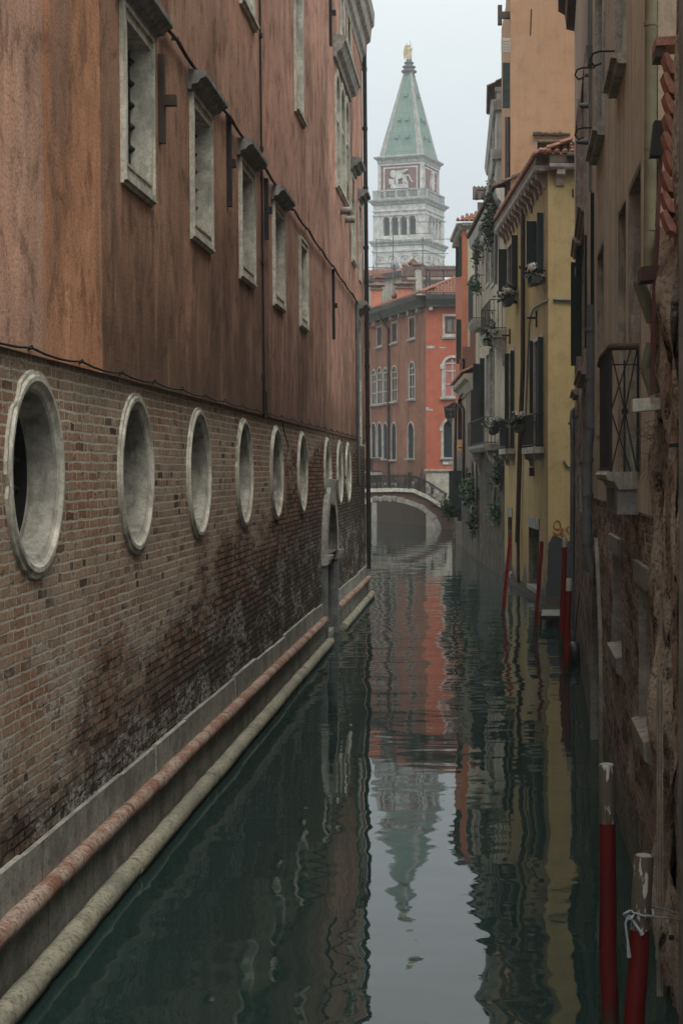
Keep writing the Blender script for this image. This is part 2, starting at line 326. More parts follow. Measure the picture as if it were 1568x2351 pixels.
# ------------------------------------------------------------------ ground and water
def water_mat():
    g = G('canal_water')
    h = g.noise(g.map(g.co, (1.1, 2.2, 1)), 2.6, 3, .5)
    g.out((.013,.031,.028), .012, h, .05, .012, .5); g.b.inputs['IOR'].default_value = 1.33; return g.m
def make_water():
    xs = np.arange(-9, 7.01, .1); ys = np.concatenate([np.arange(3, 60, .045), np.arange(60, 150, .09)])
    X, Y = np.meshgrid(xs, ys); rng = np.random.default_rng(7); Z = np.zeros_like(X)
    calm = 1/(1+np.exp(-(Y-17)/3.0))                                  # the near water lies calmer
    for lo, hi, slope, n, spread, far in ((1.1, 3.2, .0165, 9, 1.05, .6), (.5, 1.2, .0125, 14, .8, 1.0), (.20, .48, .016, 18, .5, 1.7)):
        for k in range(n):
            lam = rng.uniform(lo, hi); th = rng.normal(0, spread); kk = 2*math.pi/lam
            kx, ky = kk*math.sin(th), kk*math.cos(th)
            a = slope*math.sqrt(2/n)/kk
            mod = (.35+.65*calm) if far > 1 else (.8+.2*calm)
            Z += a*mod*np.sin(kx*X+ky*Y+rng.uniform(0, 6.28)+.5*np.sin(.23*Y+k)+.4*np.sin(.9*X+k*1.7))
    gust = .6+.4*np.sin(.17*Y+1.2*np.sin(.06*Y)+.15*X); Z *= gust/(1+(Y/75)**2)
    n, m = X.shape; me = bpy.data.meshes.new('canal_water'); V = np.stack([X, Y, Z], -1).reshape(-1, 3)
    i = np.arange((n-1)*(m-1)); r, c = i//(m-1), i % (m-1); q = np.stack([r*m+c, r*m+c+1, (r+1)*m+c+1, (r+1)*m+c], 1)
    me.vertices.add(len(V)); me.vertices.foreach_set('co', V.ravel()); me.loops.add(q.size); me.loops.foreach_set('vertex_index', q.ravel())
    me.polygons.add(len(q)); me.polygons.foreach_set('loop_start', np.arange(0, q.size, 4)); me.polygons.foreach_set('loop_total', np.full(len(q), 4)); me.polygons.foreach_set('use_smooth', np.ones(len(q), bool))
    me.update(calc_edges=True); me.validate(); me.materials.append(water_mat())
    o = bpy.data.objects.new('canal_water', me); COL.objects.link(o); o['kind'] = 'structure'
make_water()
gm = MB(); gm.add([(-420,-60,-1.2),(420,-60,-1.2),(420,820,-1.2),(-420,820,-1.2)], [(0,1,2,3)])
gr = gm.build('ground', stone('city_ground', (.12,.115,.105))); gr['kind'] = 'structure'
# ------------------------------------------------------------------ LEFT: long palazzo
def left_brick():
    g = G('old_brick_with_damp'); u, v, _ = g.xyz(g.uv)
    f1, cell = g.flemish(g.uv)
    n1 = g.noise(g.map(g.uv,(.5,1,1)), .6, 8, .68); n2 = g.noise(g.map(g.uv,(.42,1.2,1)), 1.8, 9, .74); n3 = g.noise(g.uv, 28, 4, .7)
    bk = g.mix(g.mr(cell, .0, .6), (.335,.225,.155), (.50,.355,.25)); bk = g.mix(g.mr(cell, .72, .9), bk, (.40,.26,.17)); bk = g.mix(g.mr(cell, .12, .02), bk, (.115,.07,.055))
    bk = g.mix(g.m2('MULTIPLY', g.mr(n1,.52,.40), .6), bk, (.38,.17,.10))
    mo = g.mix(g.mr(n2,.35,.65), (.66,.60,.50), (.46,.40,.33)); col = g.mix(f1, bk, mo)
    # smeared lime over the bricks, pale ochre patches
    col = g.mix(g.m2('MULTIPLY', g.mr(n2, .52, .66), .62), col, g.mix(f1, (.42,.345,.255), (.56,.50,.41)))
    # washed-out joints low on the wall, redder raw brick
    hgt = g.m2('ADD', g.m2('MULTIPLY', g.m2('SUBTRACT', n1, .5), 5.), g.m2('MULTIPLY', g.m2('SUBTRACT', 22., u), .13))
    gone = g.mr(g.m2('ADD', v, hgt), 2.1, 2.9, 1., 0.)
    raw = g.mix(f1, g.mix(g.mr(cell,.1,.9), (.16,.085,.055), (.34,.19,.12)), (.035,.027,.022)); col = g.mix(gone, col, raw)
    # black-green damp zone with salt bloom
    wet = g.mr(g.m2('ADD', v, g.m2('ADD', g.m2('MULTIPLY', g.m2('SUBTRACT', n2, .5), 3.6), g.m2('MULTIPLY', g.m2('SUBTRACT', 17., u), .085))), .9, 2.0, 1., 0.)
    col = g.mix(g.m2('MULTIPLY', wet, .85), col, g.mix(f1, g.mix(g.mr(cell,.1,.9), (.055,.052,.04), (.13,.12,.095)), (.022,.021,.019)))
    sn = g.noise(g.map(g.uv,(.4,1,1)), 1.5, 10, .8, .3); salt = g.m2('MULTIPLY', g.m2('MULTIPLY', g.mr(sn, .49, .58), g.mr(g.noise(g.map(g.uv,(.4,1,1)), 17, 6, .78), .44, .56)), g.mr(v, 3.3, 1.7))
    col = g.mix(g.m2('MULTIPLY', salt, .95), col, (.56,.53,.475))
    top = g.mr(g.m2('ADD', v, g.m2('MULTIPLY', g.m2('SUBTRACT', n2, .5), 1.6)), 4.35, 4.95); col = g.mix(g.m2('MULTIPLY', top, .6), col, g.mix(f1, (.21,.165,.12), (.40,.355,.29)))
    run = g.noise(g.map(g.uv, (.9,.2,1)), 2., 7, .65); col = g.mix(g.m2('MULTIPLY', g.mr(run, .55, .75), .4), col, (.07,.055,.042))
    col = g.mix(g.m2('MULTIPLY', g.mr(n3, .46, .64), .4), col, g.mix(.75, col, (.03,.022,.018)))
    pit = g.noise(g.map(g.uv,(1,2,1)), 5.5, 5, .7); miss = g.m2('MULTIPLY', g.mr(pit, .60, .63), g.m2('ADD', .3, gone)); miss = g.m2('MAXIMUM', miss, g.m2('MULTIPLY', g.m2('MULTIPLY', g.m2('GREATER_THAN', cell, .955), g.m2('SUBTRACT', 1., f1)), g.m2('ADD', .25, gone)))
    col = g.mix(g.m2('MINIMUM', miss, .8), col, (.03,.021,.017))
    h = g.m2('SUBTRACT', g.m2('ADD', g.m2('MULTIPLY', n3, .4), g.m2('MULTIPLY', cell, .35)), g.m2('ADD', g.m2('MULTIPLY', f1, g.m2('ADD', .15, g.m2('MULTIPLY', gone, 1.3))), g.m2('MULTIPLY', miss, 1.6)))
    return g.out(col, .93, h, 1., .022, .12)
def left_plaster():
    g = G('red_lime_plaster'); u, v, _ = g.xyz(g.uv)
    big = g.noise(g.map(g.uv,(1,.6,1)), .38, 6, .62); st = g.noise(g.map(g.uv,(1,.26,1)), 1.9, 8, .7, .9); st2 = g.noise(g.map(g.uv,(1,.16,1)), 6., 7, .7, .6); fine = g.noise(g.uv, 30, 4, .75)
    a, b, c = (.60,.355,.25), (.66,.325,.185), (.41,.235,.155)
    mid = g.noise(g.map(g.uv,(1,.7,1)), 2.2, 9, .74, .4); e = g.m2('ADD', u, g.m2('MULTIPLY', g.m2('SUBTRACT', g.noise(g.uv, 5, 3), .5), .05))
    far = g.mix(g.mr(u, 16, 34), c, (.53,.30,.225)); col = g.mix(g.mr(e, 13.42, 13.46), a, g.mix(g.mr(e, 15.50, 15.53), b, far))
    def tone(col, f, k, t=(1,1,1)):
        return g.mix(f, col, g.mix(1., col, tuple(k*x for x in t), 'MULTIPLY'))
    col = tone(col, g.mr(big, .47, .66), .52, (1,.96,.95)); col = tone(col, g.mr(big, .46, .30), 1.25, (1.05,1.0,1.0))
    col = tone(col, g.m2('MULTIPLY', g.mr(st, .47, .70), .8), .78); col = tone(col, g.m2('MULTIPLY', g.mr(st, .47, .30), .8), 1.3, (1,1.05,1.08))
    col = tone(col, g.m2('MULTIPLY', g.mr(st2, .5, .75), .7), .8); col = tone(col, g.mr(mid, .50, .62), .58); col = tone(col, g.mr(mid, .46, .32), 1.22, (1,1.06,1.1))
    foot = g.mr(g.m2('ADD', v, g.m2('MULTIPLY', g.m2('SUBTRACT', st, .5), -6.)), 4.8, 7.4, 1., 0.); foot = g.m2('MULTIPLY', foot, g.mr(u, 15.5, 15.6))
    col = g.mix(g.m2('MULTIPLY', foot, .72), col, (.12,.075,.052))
    grey = g.m2('MULTIPLY', g.mr(g.noise(g.map(g.uv,(1,.2,1)), .9, 6, .65), .52, .68), .55); col = g.mix(grey, col, (.19,.14,.112))
    col = tone(col, g.mr(fine, .45, .66), .68); col = tone(col, g.mr(fine, .45, .3), 1.18)
    flake = g.mr(g.noise(g.map(g.uv,(1,.8,1)), .8, 9, .7, .2), .665, .675); col = g.mix(g.m2('MULTIPLY', flake, .55), col, (.40,.27,.20))
    h = g.m2('ADD', g.m2('ADD', g.m2('MULTIPLY', fine, .8), g.m2('MULTIPLY', mid, .9)), g.m2('MULTIPLY', flake, -.4))
    return g.out(col, .95, h, .75, .014, .1)
LB, LP = left_brick(), left_plaster()
FLt = Fr((-3.6, 0), (-3.6, 51.6))
pal = thing('palazzo', 'long terracotta plastered palazzo on a brick base with round stone portholes, filling the left bank', 'palazzo', (-3.6, 30, 0))
holes_b, holes_p = [], []
# portholes
for cy, broken in ((13.21,0),(17.09,0),(20.93,1),(24.99,0),(28.97,0),(33.2,0),(38.72,0),(42.15,0),(44.85,0)):
    r, cz, ro = .70, 3.98, .855; dd = .215 if cy < 14 else .30; wv = random.Random(int(cy*9)); mb = MB(); mr_ = MB(); N = 56
    C = lambda rr: [(cy+rr*math.cos(2*math.pi*i/N), cz+rr*math.sin(2*math.pi*i/N)) for i in range(N)]
    jag = [1-(.075*wv.random() if (broken and 44 < i) or wv.random() < .10 else 0) for i in range(N)]
    Oo = [(cy+(p-cy)*j, cz+(q-cz)*j) for (p, q), j in zip(C(ro), jag)]; O1 = [(cy+(p-cy)*j, cz+(q-cz)*j) for (p, q), j in zip(C(ro-.035), jag)]
    ring(mb, FLt, Oo, O1, -.01, .026); reveal(mb, FLt, O1, .026, C(ro-.05), .046, True); ring(mb, FLt, C(ro-.05), C(.765), .03, .048); reveal(mb, FLt, C(.765), .048, C(.735), .018, True)
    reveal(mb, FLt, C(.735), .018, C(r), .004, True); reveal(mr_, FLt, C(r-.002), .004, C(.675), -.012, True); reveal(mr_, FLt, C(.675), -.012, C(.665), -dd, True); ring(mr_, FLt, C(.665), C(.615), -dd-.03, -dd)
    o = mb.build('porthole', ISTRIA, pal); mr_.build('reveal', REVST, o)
    m = MB(); fill(m, FLt, C(.61), -.6); reveal(m, FLt, C(.614), -dd-.015, C(.61), -.6, True); m.build('dark_opening', VOID, o)
    m = MB()
    for k in (-.36,-.12,.12,.36): m.tube([FLt.P(cy-.6, cz+k, -.30), FLt.P(cy+.6, cz+k, -.30)], .016, 6); m.tube([FLt.P(cy+k, cz-.54, -.36), FLt.P(cy+k, cz+.54, -.36)], .016, 6)
    for k in (-.36,-.12,.12,.36): m.lathe([(0,-.04),(.035,0),(0,.04)], FLt.P(cy+.36, cz+k, -.27), 8)
    m.build('iron_grille', IRON, o)
    holes_b.append(('circ', cy-r-.02, cy+r+.02, cz-r-.02, cz+r+.02))
# water door
dz0, dz1 = 2.07, 3.32
holes_b.append(('arch', 38.8-1.25, 38.8+1.25, -1.0, dz1))
mb = MB(); A = [p for p in loop_arch(38.8-1.58, 38.8+1.58, dz0, 3.65, 28)]; B = [p for p in loop_arch(38.8-1.25, 38.8+1.25, dz0, dz1, 28)]
ring(mb, FLt, A, B, -.01, .13); reveal(mb, FLt, B, .13, B, -.55)
dr = mb.build('water_door', ISTRIA_W, pal)
for s in (-1, 1):
    m = MB(); c = 38.8+s*1.415; FLt.box(m, c-.165, c+.165, -1, dz0-.12, -.55, .12); m.build('jamb', stone('grey_jamb_stone', (.20,.205,.20), .6), dr)
    m = MB(); FLt.prof(m, c-.22, c+.22, [(-.3,dz0-.24),(.12,dz0-.24),(.17,dz0-.2),(.18,dz0-.12),(.24,dz0-.09),(.26,dz0-.005),(-.3,dz0-.005)]); m.build('capital', ISTRIA_W, dr)
m = MB(); FLt.prof(m, 38.55, 39.05, [(.1,3.25),(.18,3.2),(.2,3.6),(.24,3.72),(.26,3.8),(-.0,3.84),(0,3.25)]); m.build('keystone', ISTRIA_W, dr)
m = MB(); FLt.box(m, 37.5, 40.1, -1, 3.4, -.6, -.55); m.build('door_leaf', plain('black_oak', (.02,.016,.013), .8), dr)
m = MB(); FLt.box(m, 37.6, 40.0, -.5, .14, -.55, .02); m.build('threshold', ISTRIA_W, dr)
# first-floor windows
WINM = plain('shuttered_dark', (.016,.017,.017), .5, .3)
for cu, hd in ((17.15,1),(21.1,1),(25.25,1),(29.25,1),(33.4,0)):
    fwid = .60 if hd else .56
    h, o = window(FLt, pal, cu-fwid, cu+fwid, 7.17, 8.64, fw=.16, proud=.06, depth=.42, fm=ISTRIA, pm=WINM, sill=(.01,.07,.10), hood=(.13,.24,.27) if hd else None)
    holes_p.append(h); m = MB()
    for k in range(6): z = 7.3+k*.24; m.tube([FLt.P(cu-.56,z,-.16), FLt.P(cu+.56,z,-.16)], .014, 6)
    for k in range(4):
        uu = cu-.54+k*.36; m.tube([FLt.P(uu,7.18,-.16), FLt.P(uu,8.62,-.16)], .016, 6)
        for q in range(6): m.lathe([(0,-.05),(.045,-.01),(.045,.01),(0,.05)], FLt.P(uu, 7.3+q*.24, -.14), 6)
    m.build('iron_grille', IRON, o)
# second floor tall windows, third floor, lancet group
for cu, v0, v1, hw in ((25.6,11.5,14.1,.62),(33.0,11.5,14.1,.62),(40.0,16.4,18.,.5),(43.9,15.9,18.,.5),(46.2,15.6,17.9,.6)):
    h, o = window(FLt, pal, cu-hw, cu+hw, v0, v1, fw=.2, proud=.06, depth=.3, fm=ISTRIA, pm=GREYGL, sill=(.02,.1,.12)); holes_p.append(h)
for k in range(3):
    cu = 42.15+k*1.5; h, o = window(FLt, pal, cu-.56, cu+.56, 11.4, 14.35, 'arch', fw=.17, proud=.07, depth=.3, fm=ISTRIA, pm=GREYGL, sill=(.06,.1,.14), name='arched_window'); holes_p.append(h)
    m = MB(); FLt.box(m, cu-.56, cu+.56, 13.2, 13.3, -.3, .03); m.build('transom', ISTRIA, o)
m = MB(); FLt.prof(m, 41.1, 46.2, [(0,14.6),(.1,14.6),(.13,14.72),(.24,14.78),(.32,14.98),(.36,15.0),(.36,15.12),(0,15.2)]); m.build('lancet_hood', ISTRIA_W, pal)
for uu in (42.9, 44.4):
    m = MB(); m.tube([FLt.P(uu, 10.95, -.05), FLt.P(uu, 10.95, .3)], .1, 10); m.build('stone_peg', ISTRIA_W, pal)
h, o = window(FLt, pal, 46.6, 47.7, 10.3, 12.55, fw=.15, proud=.06, depth=.3, fm=ISTRIA, pm=GREYGL, sill=(.02,.1,.12), hood=(.1,.35,.36)); holes_p.append(h)
h, o = window(FLt, pal, 49.4, 50.3, 10.0, 12.2, fw=.13, proud=.06, depth=.3, fm=ISTRIA, pm=GREYGL, hood=(.08,.3,.34)); holes_p.append(h)
h, o = window(FLt, pal, 48.3, 49.5, 5.0, 8.6, fw=.16, proud=.07, depth=.3, fm=ISTRIA, pm=GREYGL, sill=(.02,.14,.14), hood=(.1,.34,.36)); holes_p.append(h)
mb = MB(); panel(mb, FLt, 2.0, 51.6, -1, 4.97, holes_b); mb.build('brick_wall', LB, pal)
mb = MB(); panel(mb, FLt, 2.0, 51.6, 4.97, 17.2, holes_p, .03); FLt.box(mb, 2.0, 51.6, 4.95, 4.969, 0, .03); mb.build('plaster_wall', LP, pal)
mb = MB(); mb.box((-16,2,-1), (-4.35,51.55,17.3)); mb.add([(-3.62,51.6,-1),(-16,51.6,-1),(-16,51.6,17.2),(-3.57,51.6,17.2)], [(3,2,1,0)]); mb.add([(-3.6,2,-1),(-16,2,-1),(-16,2,17.2),(-3.57,2,17.2)], [(0,1,2,3)])
mb.build('rear_wall', plaster('rear_plaster', (.30,.13,.09)), pal)
mb = MB(); FLt.prof(mb, 1.9, 51.75, [(-.1,17.0),(.05,17.0),(.08,17.2),(.16,17.3),(.18,17.7),(.30,17.8),(.34,18.2),(.42,18.3),(.44,18.7),(-.1,18.8)]); mb.build('cornice', ISTRIA_W, pal)
mb = MB(); mb.add([(-3.2,1.8,18.82),(-3.2,51.8,18.82),(-10,51.8,21.2),(-10,1.8,21.2),(-16.4,51.8,18.8),(-16.4,1.8,18.8)], [(0,1,2,3),(3,2,4,5),(0,3,5),(1,4,2)]); mb.build('roof', TILE_D, pal)
# plinth courses and torus mouldings
def torus_course(name, mat, z, wc, r, segs, seed):
    mb = MB(); rnd = random.Random(seed)
    for a, b in segs:
        x = a
        while x < b-.05:
            L = min(rnd.uniform(1.2, 2.1), b-x); L = b-x if b-x-L < .5 else L; n = max(4, int(L/.25)); dw = rnd.uniform(-.012,.012)
            us = [x+.008]+[x+.008+(L-.016)*k/n for k in range(1,n)]+[x+L-.008]
            pts = [FLt.P(q, z+dw*.6+rnd.uniform(-.004,.004), wc+dw+rnd.uniform(-.004,.004)) for q in us]; rs = [r*(.93 if k in (0,n) else 1+rnd.uniform(-.03,.02)) for k in range(n+1)]
            mb.tube(pts, rs, 14); x += L
    return mb.build(name, mat, pal)
segs = [(2.0,37.05),(40.55,51.75)]
def torus_pink():
    g = G('red_marble_moulding'); n = g.noise(g.map(g.co,(1,1.2,1)), 1.6, 6, .7); f = g.noise(g.co, 22, 5, .7)
    col = g.mix(g.mr(n,.42,.62), (.42,.32,.26), (.27,.13,.085)); col = g.mix(g.m2('MULTIPLY', g.mr(f,.45,.62), .75), col, (.10,.055,.04))
    return g.out(col, .8, g.m2('ADD', f, n), .45, .012)
def torus_pale():
    g = G('pale_moulding_stone'); n = g.noise(g.map(g.co,(1,.9,1)), 2., 6, .7); f = g.noise(g.co, 24, 5, .7); z = g.xyz(g.co)[2]
    col = g.mix(g.mr(n,.38,.65), (.36,.335,.25), (.22,.21,.165)); col = g.mix(g.m2('MULTIPLY', g.mr(f,.46,.64), .75), col, (.09,.085,.06))
    return g.out(col, .75, g.m2('ADD', f, n), .45, .012)
TP, TL = torus_pink(), torus_pale()
for i_, sg in enumerate(segs): torus_course('upper_moulding', TP, .60, .10, .085, [sg], 3+i_); torus_course('lower_moulding', TL, .09, .20, .105, [sg], 5+i_)
def slab_mat(name, c, wet):
    g = G(name); u, v, _ = g.xyz(g.uv); c1, f1 = g.brick(g.uv, c, shade(c,.82), shade(c,.2), 1.55, 4., .010, .1)
    n = g.noise(g.uv, 1.5, 7, .7); s = g.noise(g.map(g.uv,(1,.12,1)), 4, 5, .6); f = g.noise(g.uv, 40, 4, .75)
    col = g.mix(g.m2('MULTIPLY', g.mr(n,.45,.62), .75), c1, shade(c,.38)); col = g.mix(g.m2('MULTIPLY', g.mr(s,.5,.75), wet), col, shade(c,.3)); sp = g.noise(g.uv, 11, 7, .78); col = g.mix(g.m2('MULTIPLY', g.mr(sp,.50,.60), .7), col, shade(c,.32)); col = g.mix(g.m2('MULTIPLY', g.mr(g.noise(g.uv, 2.3, 8, .75), .55, .62), .5), col, shade(c,1.35)); col = g.mix(g.m2('MULTIPLY', g.mr(f,.45,.62), .5), col, shade(c,.4))
    return g.out(col, .75, g.m2('SUBTRACT', g.m2('ADD', n, g.m2('MULTIPLY', f, .5)), g.m2('MULTIPLY', f1, 2.)), .6, .015)
SM1, SM2 = slab_mat('plinth_stone', (.42,.41,.345), .6), slab_mat('base_stone', (.30,.295,.25), .7)
for a, b in segs:
    mb = MB(); mc = MB(); rnd = random.Random(11); x = a
    while x < b-.01:
        L = min(rnd.uniform(1.5,2.3), b-x); L = b-x if b-x-L < .6 else L; t = .97+rnd.uniform(-.025,.03); d = rnd.uniform(0,.012)
        FLt.box(mb, x+.005, x+L-.005, .62, t, -.02, .045+d); x += L
    FLt.box(mc, a, b, -1, .61, -.02, .095); FLt.box(mc, a, b, -1, .10, .0955, .15)
    mb.build('plinth_course', SM1, pal); mc.build('base_course', SM2, pal)
# cable along the hoods, cable along the plaster edge, conduits, wall irons, corner pipe
def sag(pts, n, d): 
    out = []
    for (a, b) in zip(pts, pts[1:]):
        for k in range(n): t = k/n; q = Vector(a).lerp(Vector(b), t); q.z -= d*4*t*(1-t); out.append(q)
    return out+[Vector(pts[-1])]
mb = MB(); us = [15,17.2,19.2,21.1,23.3,25.3,27.2,29.3,31.5,34,37,40,43,46,48.8]
P = sag([FLt.P(u, 9.17-.0035*(u-15)+(0.02 if i % 2 else 0), .09) for i, u in enumerate(us)], 6, .05); mb.tube(P, .024, 6); mb.tube([p+Vector((.03,0,-.03)) for p in P], .016, 6)
for p in P[::6]: mb.bar(p+Vector((-.1,0,0)), p+Vector((.03,0,0)), .03)
mb.build('hood_cable', IRON, pal)
mb = MB(); P = sag([FLt.P(u, 4.99+.0012*(u-9), .06) for u in np.arange(8, 50, 1.65)], 4, .03); mb.tube(P, .011, 6)
for p in P[::4]: mb.bar(p+Vector((-.08,0,-.03)), p+Vector((.012,0,.01)), .018, .03)
mb.build('edge_cable', IRON, pal)
mb = MB(); mb.tube([FLt.P(26.9,18,.055), FLt.P(27.0,9.2,.055), FLt.P(27.05,5.0,.06)], .018, 6); mb.tube([FLt.P(27.05,5.35,.07), FLt.P(27.05,4.9,.07)], .04, 8); mb.tube(sag([FLt.P(29.6,4.95,.04), FLt.P(30.6,4.5,.04), FLt.P(29.9,4.2,.04)], 6, .06), .012, 5)
for k in range(7): mb.bar(FLt.P(26.98,17-k*1.9,.02), FLt.P(26.98,17-k*1.9,.09), .07)
mb.build('conduit', IRON, pal)
for u, z0, z1, st in ((18.4,7.75,8.76,.13),(23.4,7.85,9.15,.06),(27.5,7.96,9.0,.06),(40.2,7.3,9.05,.06),(40.1,14.6,16.3,.1)):
    mb = MB(); FLt.box(mb, u-.05, u+.05, z0, z1, .03, .10); q = z0+(z1-z0)*.48; FLt.box(mb, u-.045, u+.045, q-.06, q+.06, .101, .10+st); mb.build('wall_iron', WOOD if st > .12 else IRON, pal)
mb = MB(); mb.tube([FLt.P(51.45,17.9,.12), FLt.P(51.45,.9,.12)], .07, 10)
for k in range(9): mb.tube([FLt.P(51.45,1.6+k*1.9,.12), FLt.P(51.45,1.7+k*1.9,.12)], .085, 10)
mb.build('corner_pipe', IRON, pal)
mb = MB(); mb.tube([FLt.P(47.6,9.0,.1), FLt.P(47.6,4.2,.1), FLt.P(47.9,3.6,.1)], .05, 8); mb.build('drain_pipe', LEAD, pal)
pal.rotation_euler.y = -.009
# ------------------------------------------------------------------ FAR: bell tower in the mist
def px(x, y, Y): return Vector(((x-FX)*Y/FL, Y, EYE+(FY-y)*Y/FL))
TC = px(938.75, 0, 362); tw = thing('bell_tower', 'tall white and brick bell tower with green pyramid spire fading into mist', 'bell tower', (TC.x, 362, 0))
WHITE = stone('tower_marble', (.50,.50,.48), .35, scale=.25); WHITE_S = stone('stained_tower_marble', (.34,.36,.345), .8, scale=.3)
def rubbed_brick(name, c, rh=.3):
    g = G(name); c1, f = g.brick(g.uv, c, shade(c,.82), shade(c,1.25), .9, rh, .03, .4); n = g.noise(g.uv, .5, 5, .6)
    return g.out(g.mix(g.m2('MULTIPLY', g.mr(n,.4,.7), .45), c1, shade(c,.6)), .9)
TBR = rubbed_brick('tower_brick', (.30,.17,.15)); TBP = rubbed_brick('attic_brick', (.165,.09,.08))
def sq(mb, pts):
    """square lathe: [(side, z)...]"""
    vs = []
    for S, z in pts: h = S/2; vs += [(-h,-h,z),(h,-h,z),(h,h,z),(-h,h,z)]
    mb.add(vs, [(i*4+k, i*4+(k+1) % 4, i*4+4+(k+1) % 4, i*4+4+k) for i in range(len(pts)-1) for k in range(4)]); mb.add(vs[-4:], [(0,1,2,3)]); mb.add(vs[:4], [(3,2,1,0)])
class Loc(MB):
    def build(s, name, mat, parent=None):
        s.v = [tuple(Vector(p)+OFF[tw.name]) for p in s.v]; return MB.build(s, name, mat, parent)
def faces4(S):
    h = S/2; return [Fr((-h,-h),(h,-h)), Fr((h,-h),(h,h)), Fr((h,h),(-h,h)), Fr((-h,h),(-h,-h))]
m = Loc(); sq(m, [(12.1,-1),(12.1,49.4)]); m.build('brick_shaft', TBR, tw)
m = Loc()
for F in faces4(12.1):
    for k in range(4):
        c = 12.1*(k+.5)/4; F.box(m, c-1.35, c+1.35, 48.6+.5, 49.8, .02, .14)
        ring(m, F, loop_arch(c-1.3,c+1.3,50.2,52.0), loop_arch(c-1.05,c+1.05,50.2,51.75), .2, .36); ring(m, F, loop_arch(c-.8,c+.8,50.2,51.5), loop_arch(c-.4,c+.4,50.2,51.1), .2, .3)
sq(m, [(12.11,49.4),(12.4,49.4),(12.4,49.9),(12.45,52.6),(12.9,52.7),(12.9,53.1),(12.4,53.2),(12.4,53.9)]); m.build('shell_frieze', WHITE, tw)
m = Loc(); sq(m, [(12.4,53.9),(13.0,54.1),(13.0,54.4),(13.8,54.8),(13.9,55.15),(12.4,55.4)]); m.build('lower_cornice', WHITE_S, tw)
m = Loc(); mb_void = Loc()
for F in faces4(12.14):
    hs = [('arch', 2.05+k*2.05, 2.05+k*2.05+1.62, 56.3, 60.5) for k in range(4)]; hs = [(a, b+.15, c+.15, d, e) for a, b, c, d, e in hs]
    panel(m, F, 0, 12.14, 55.4, 61.6, hs)
    for h in hs: L = loop_of(*h); reveal(m, F, L, 0, L, -1.0); ring(m, F, loop_arch(h[1]-.2,h[2]+.2,h[4]-.9,h[4]+.22), loop_arch(h[1],h[2],h[4]-.9,h[4]), 0, .12)
    for k in range(3): u = hs[k][2]+.215; m.tube([F.P(u,56.35,.1), F.P(u,59.3,.1)], .17, 8); F.box(m, u-.25, u+.25, 59.3, 59.6, .0, .3)
    for u0, u1 in ((0.,1.7),(10.4,12.1)): F.box(m, u0+.02, u1, 55.41, 60.7, .003, .16)
    F.box(m, 0, 12.14, 60.7, 61.0, .003, .3)
m.build('belfry', WHITE, tw)
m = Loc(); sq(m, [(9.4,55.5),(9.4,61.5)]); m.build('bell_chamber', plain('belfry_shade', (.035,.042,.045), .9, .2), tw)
m = Loc(); sq(m, [(12.14,61.6),(12.7,61.65),(12.7,61.9),(12.3,62.0),(12.3,63.0)]); m.build('upper_frieze', WHITE, tw)
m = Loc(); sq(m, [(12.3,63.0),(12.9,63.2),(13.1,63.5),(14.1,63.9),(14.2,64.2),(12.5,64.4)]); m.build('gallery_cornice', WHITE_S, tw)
m = Loc()
for F in faces4(12.5):
    F.box(m, 0, 12.49, 64.41, 64.75, -.3, 0); F.box(m, 0, 12.49, 66.1, 66.4, -.35, .06)
    for k in range(5): a = .02+k*2.65; F.box(m, a if k else .02, a+(1.85 if k in (0,4) else .5)-(.0 if k else 0) if k < 4 else 12.47, 64.76, 66.09, -.28, -.01)
    for k in range(24): u = 1.9+k*.37; m.tube([F.P(u,64.75,-.15), F.P(u,65.4,-.15), F.P(u,66.1,-.15)], [.07,.11,.06], 6)
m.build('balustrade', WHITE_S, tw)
m = Loc(); sq(m, [(10.4,64.4),(10.4,72.4)]); m.build('attic_block', TBP, tw)
m = Loc()
for F in faces4(10.4):
    for u0, u1 in ((.0,.55),(9.85,10.4)): F.box(m, u0, u1, 64.5, 72.4, .003, .2)
    F.box(m, .55, 9.85, 72.0, 72.4, .003, .15)
    ring(m, F, loop_rect(1.15,9.25,66.4,71.6), loop_rect(1.45,8.95,66.7,71.3), .003, .1)
m.build('attic_frame', WHITE, tw)
# reliefs: lion with wing and book on the broad side, seated figure on the narrow side
F0, F1 = faces4(10.4)[:2]; m = Loc()
def relief(m, F, pts, d): m.poly([F.P(u, v, .003) for u, v in pts], F.n.to_3d()*d)
ox, oz = 5.0, 66.75
m_pts = lambda P: [(ox+a, oz+b) for a, b in P]
relief(m, F0, m_pts([(-2.0,0),(2.1,0),(2.1,.35),(1.95,.9),(-1.9,.9),(-2.0,.35)]), .5)
relief(m, F0, m_pts([(-1.75,.9),(-1.2,.9),(-1.05,2.2),(-.8,2.2),(-.85,.95),(-.3,.95),(-.25,2.1),(.9,2.3),(.75,1.6),(.9,.95),(1.35,.95),(1.25,1.6),(1.75,1.0),(2.1,1.0),(1.75,1.7),(1.6,2.6),(1.2,3.1),(-.2,3.2),(-1.0,3.0),(-1.3,2.2),(-1.5,1.6)]), .42)
relief(m, F0, m_pts([(-2.15,3.0),(-1.9,3.7),(-1.5,4.1),(-1.0,4.0),(-.6,3.5),(-.7,2.7),(-1.2,2.4),(-1.7,2.5)]), .6)
relief(m, F0, m_pts([(-.9,3.0),(-.5,3.9),(1.9,4.2),(2.1,4.0),(1.2,3.5),(.3,3.0)]), .35)
relief(m, F0, m_pts([(1.5,2.6),(2.2,2.7),(2.5,1.9),(2.9,1.3),(3.3,1.25),(3.3,1.4),(3.0,1.5),(2.6,2.3),(2.3,2.95),(1.6,3.0)]), .25)
relief(m, F0, m_pts([(-2.4,.95),(-1.5,.95),(-1.5,2.1),(-2.4,2.2)]), .55)
m.build('lion_relief', WHITE, tw)
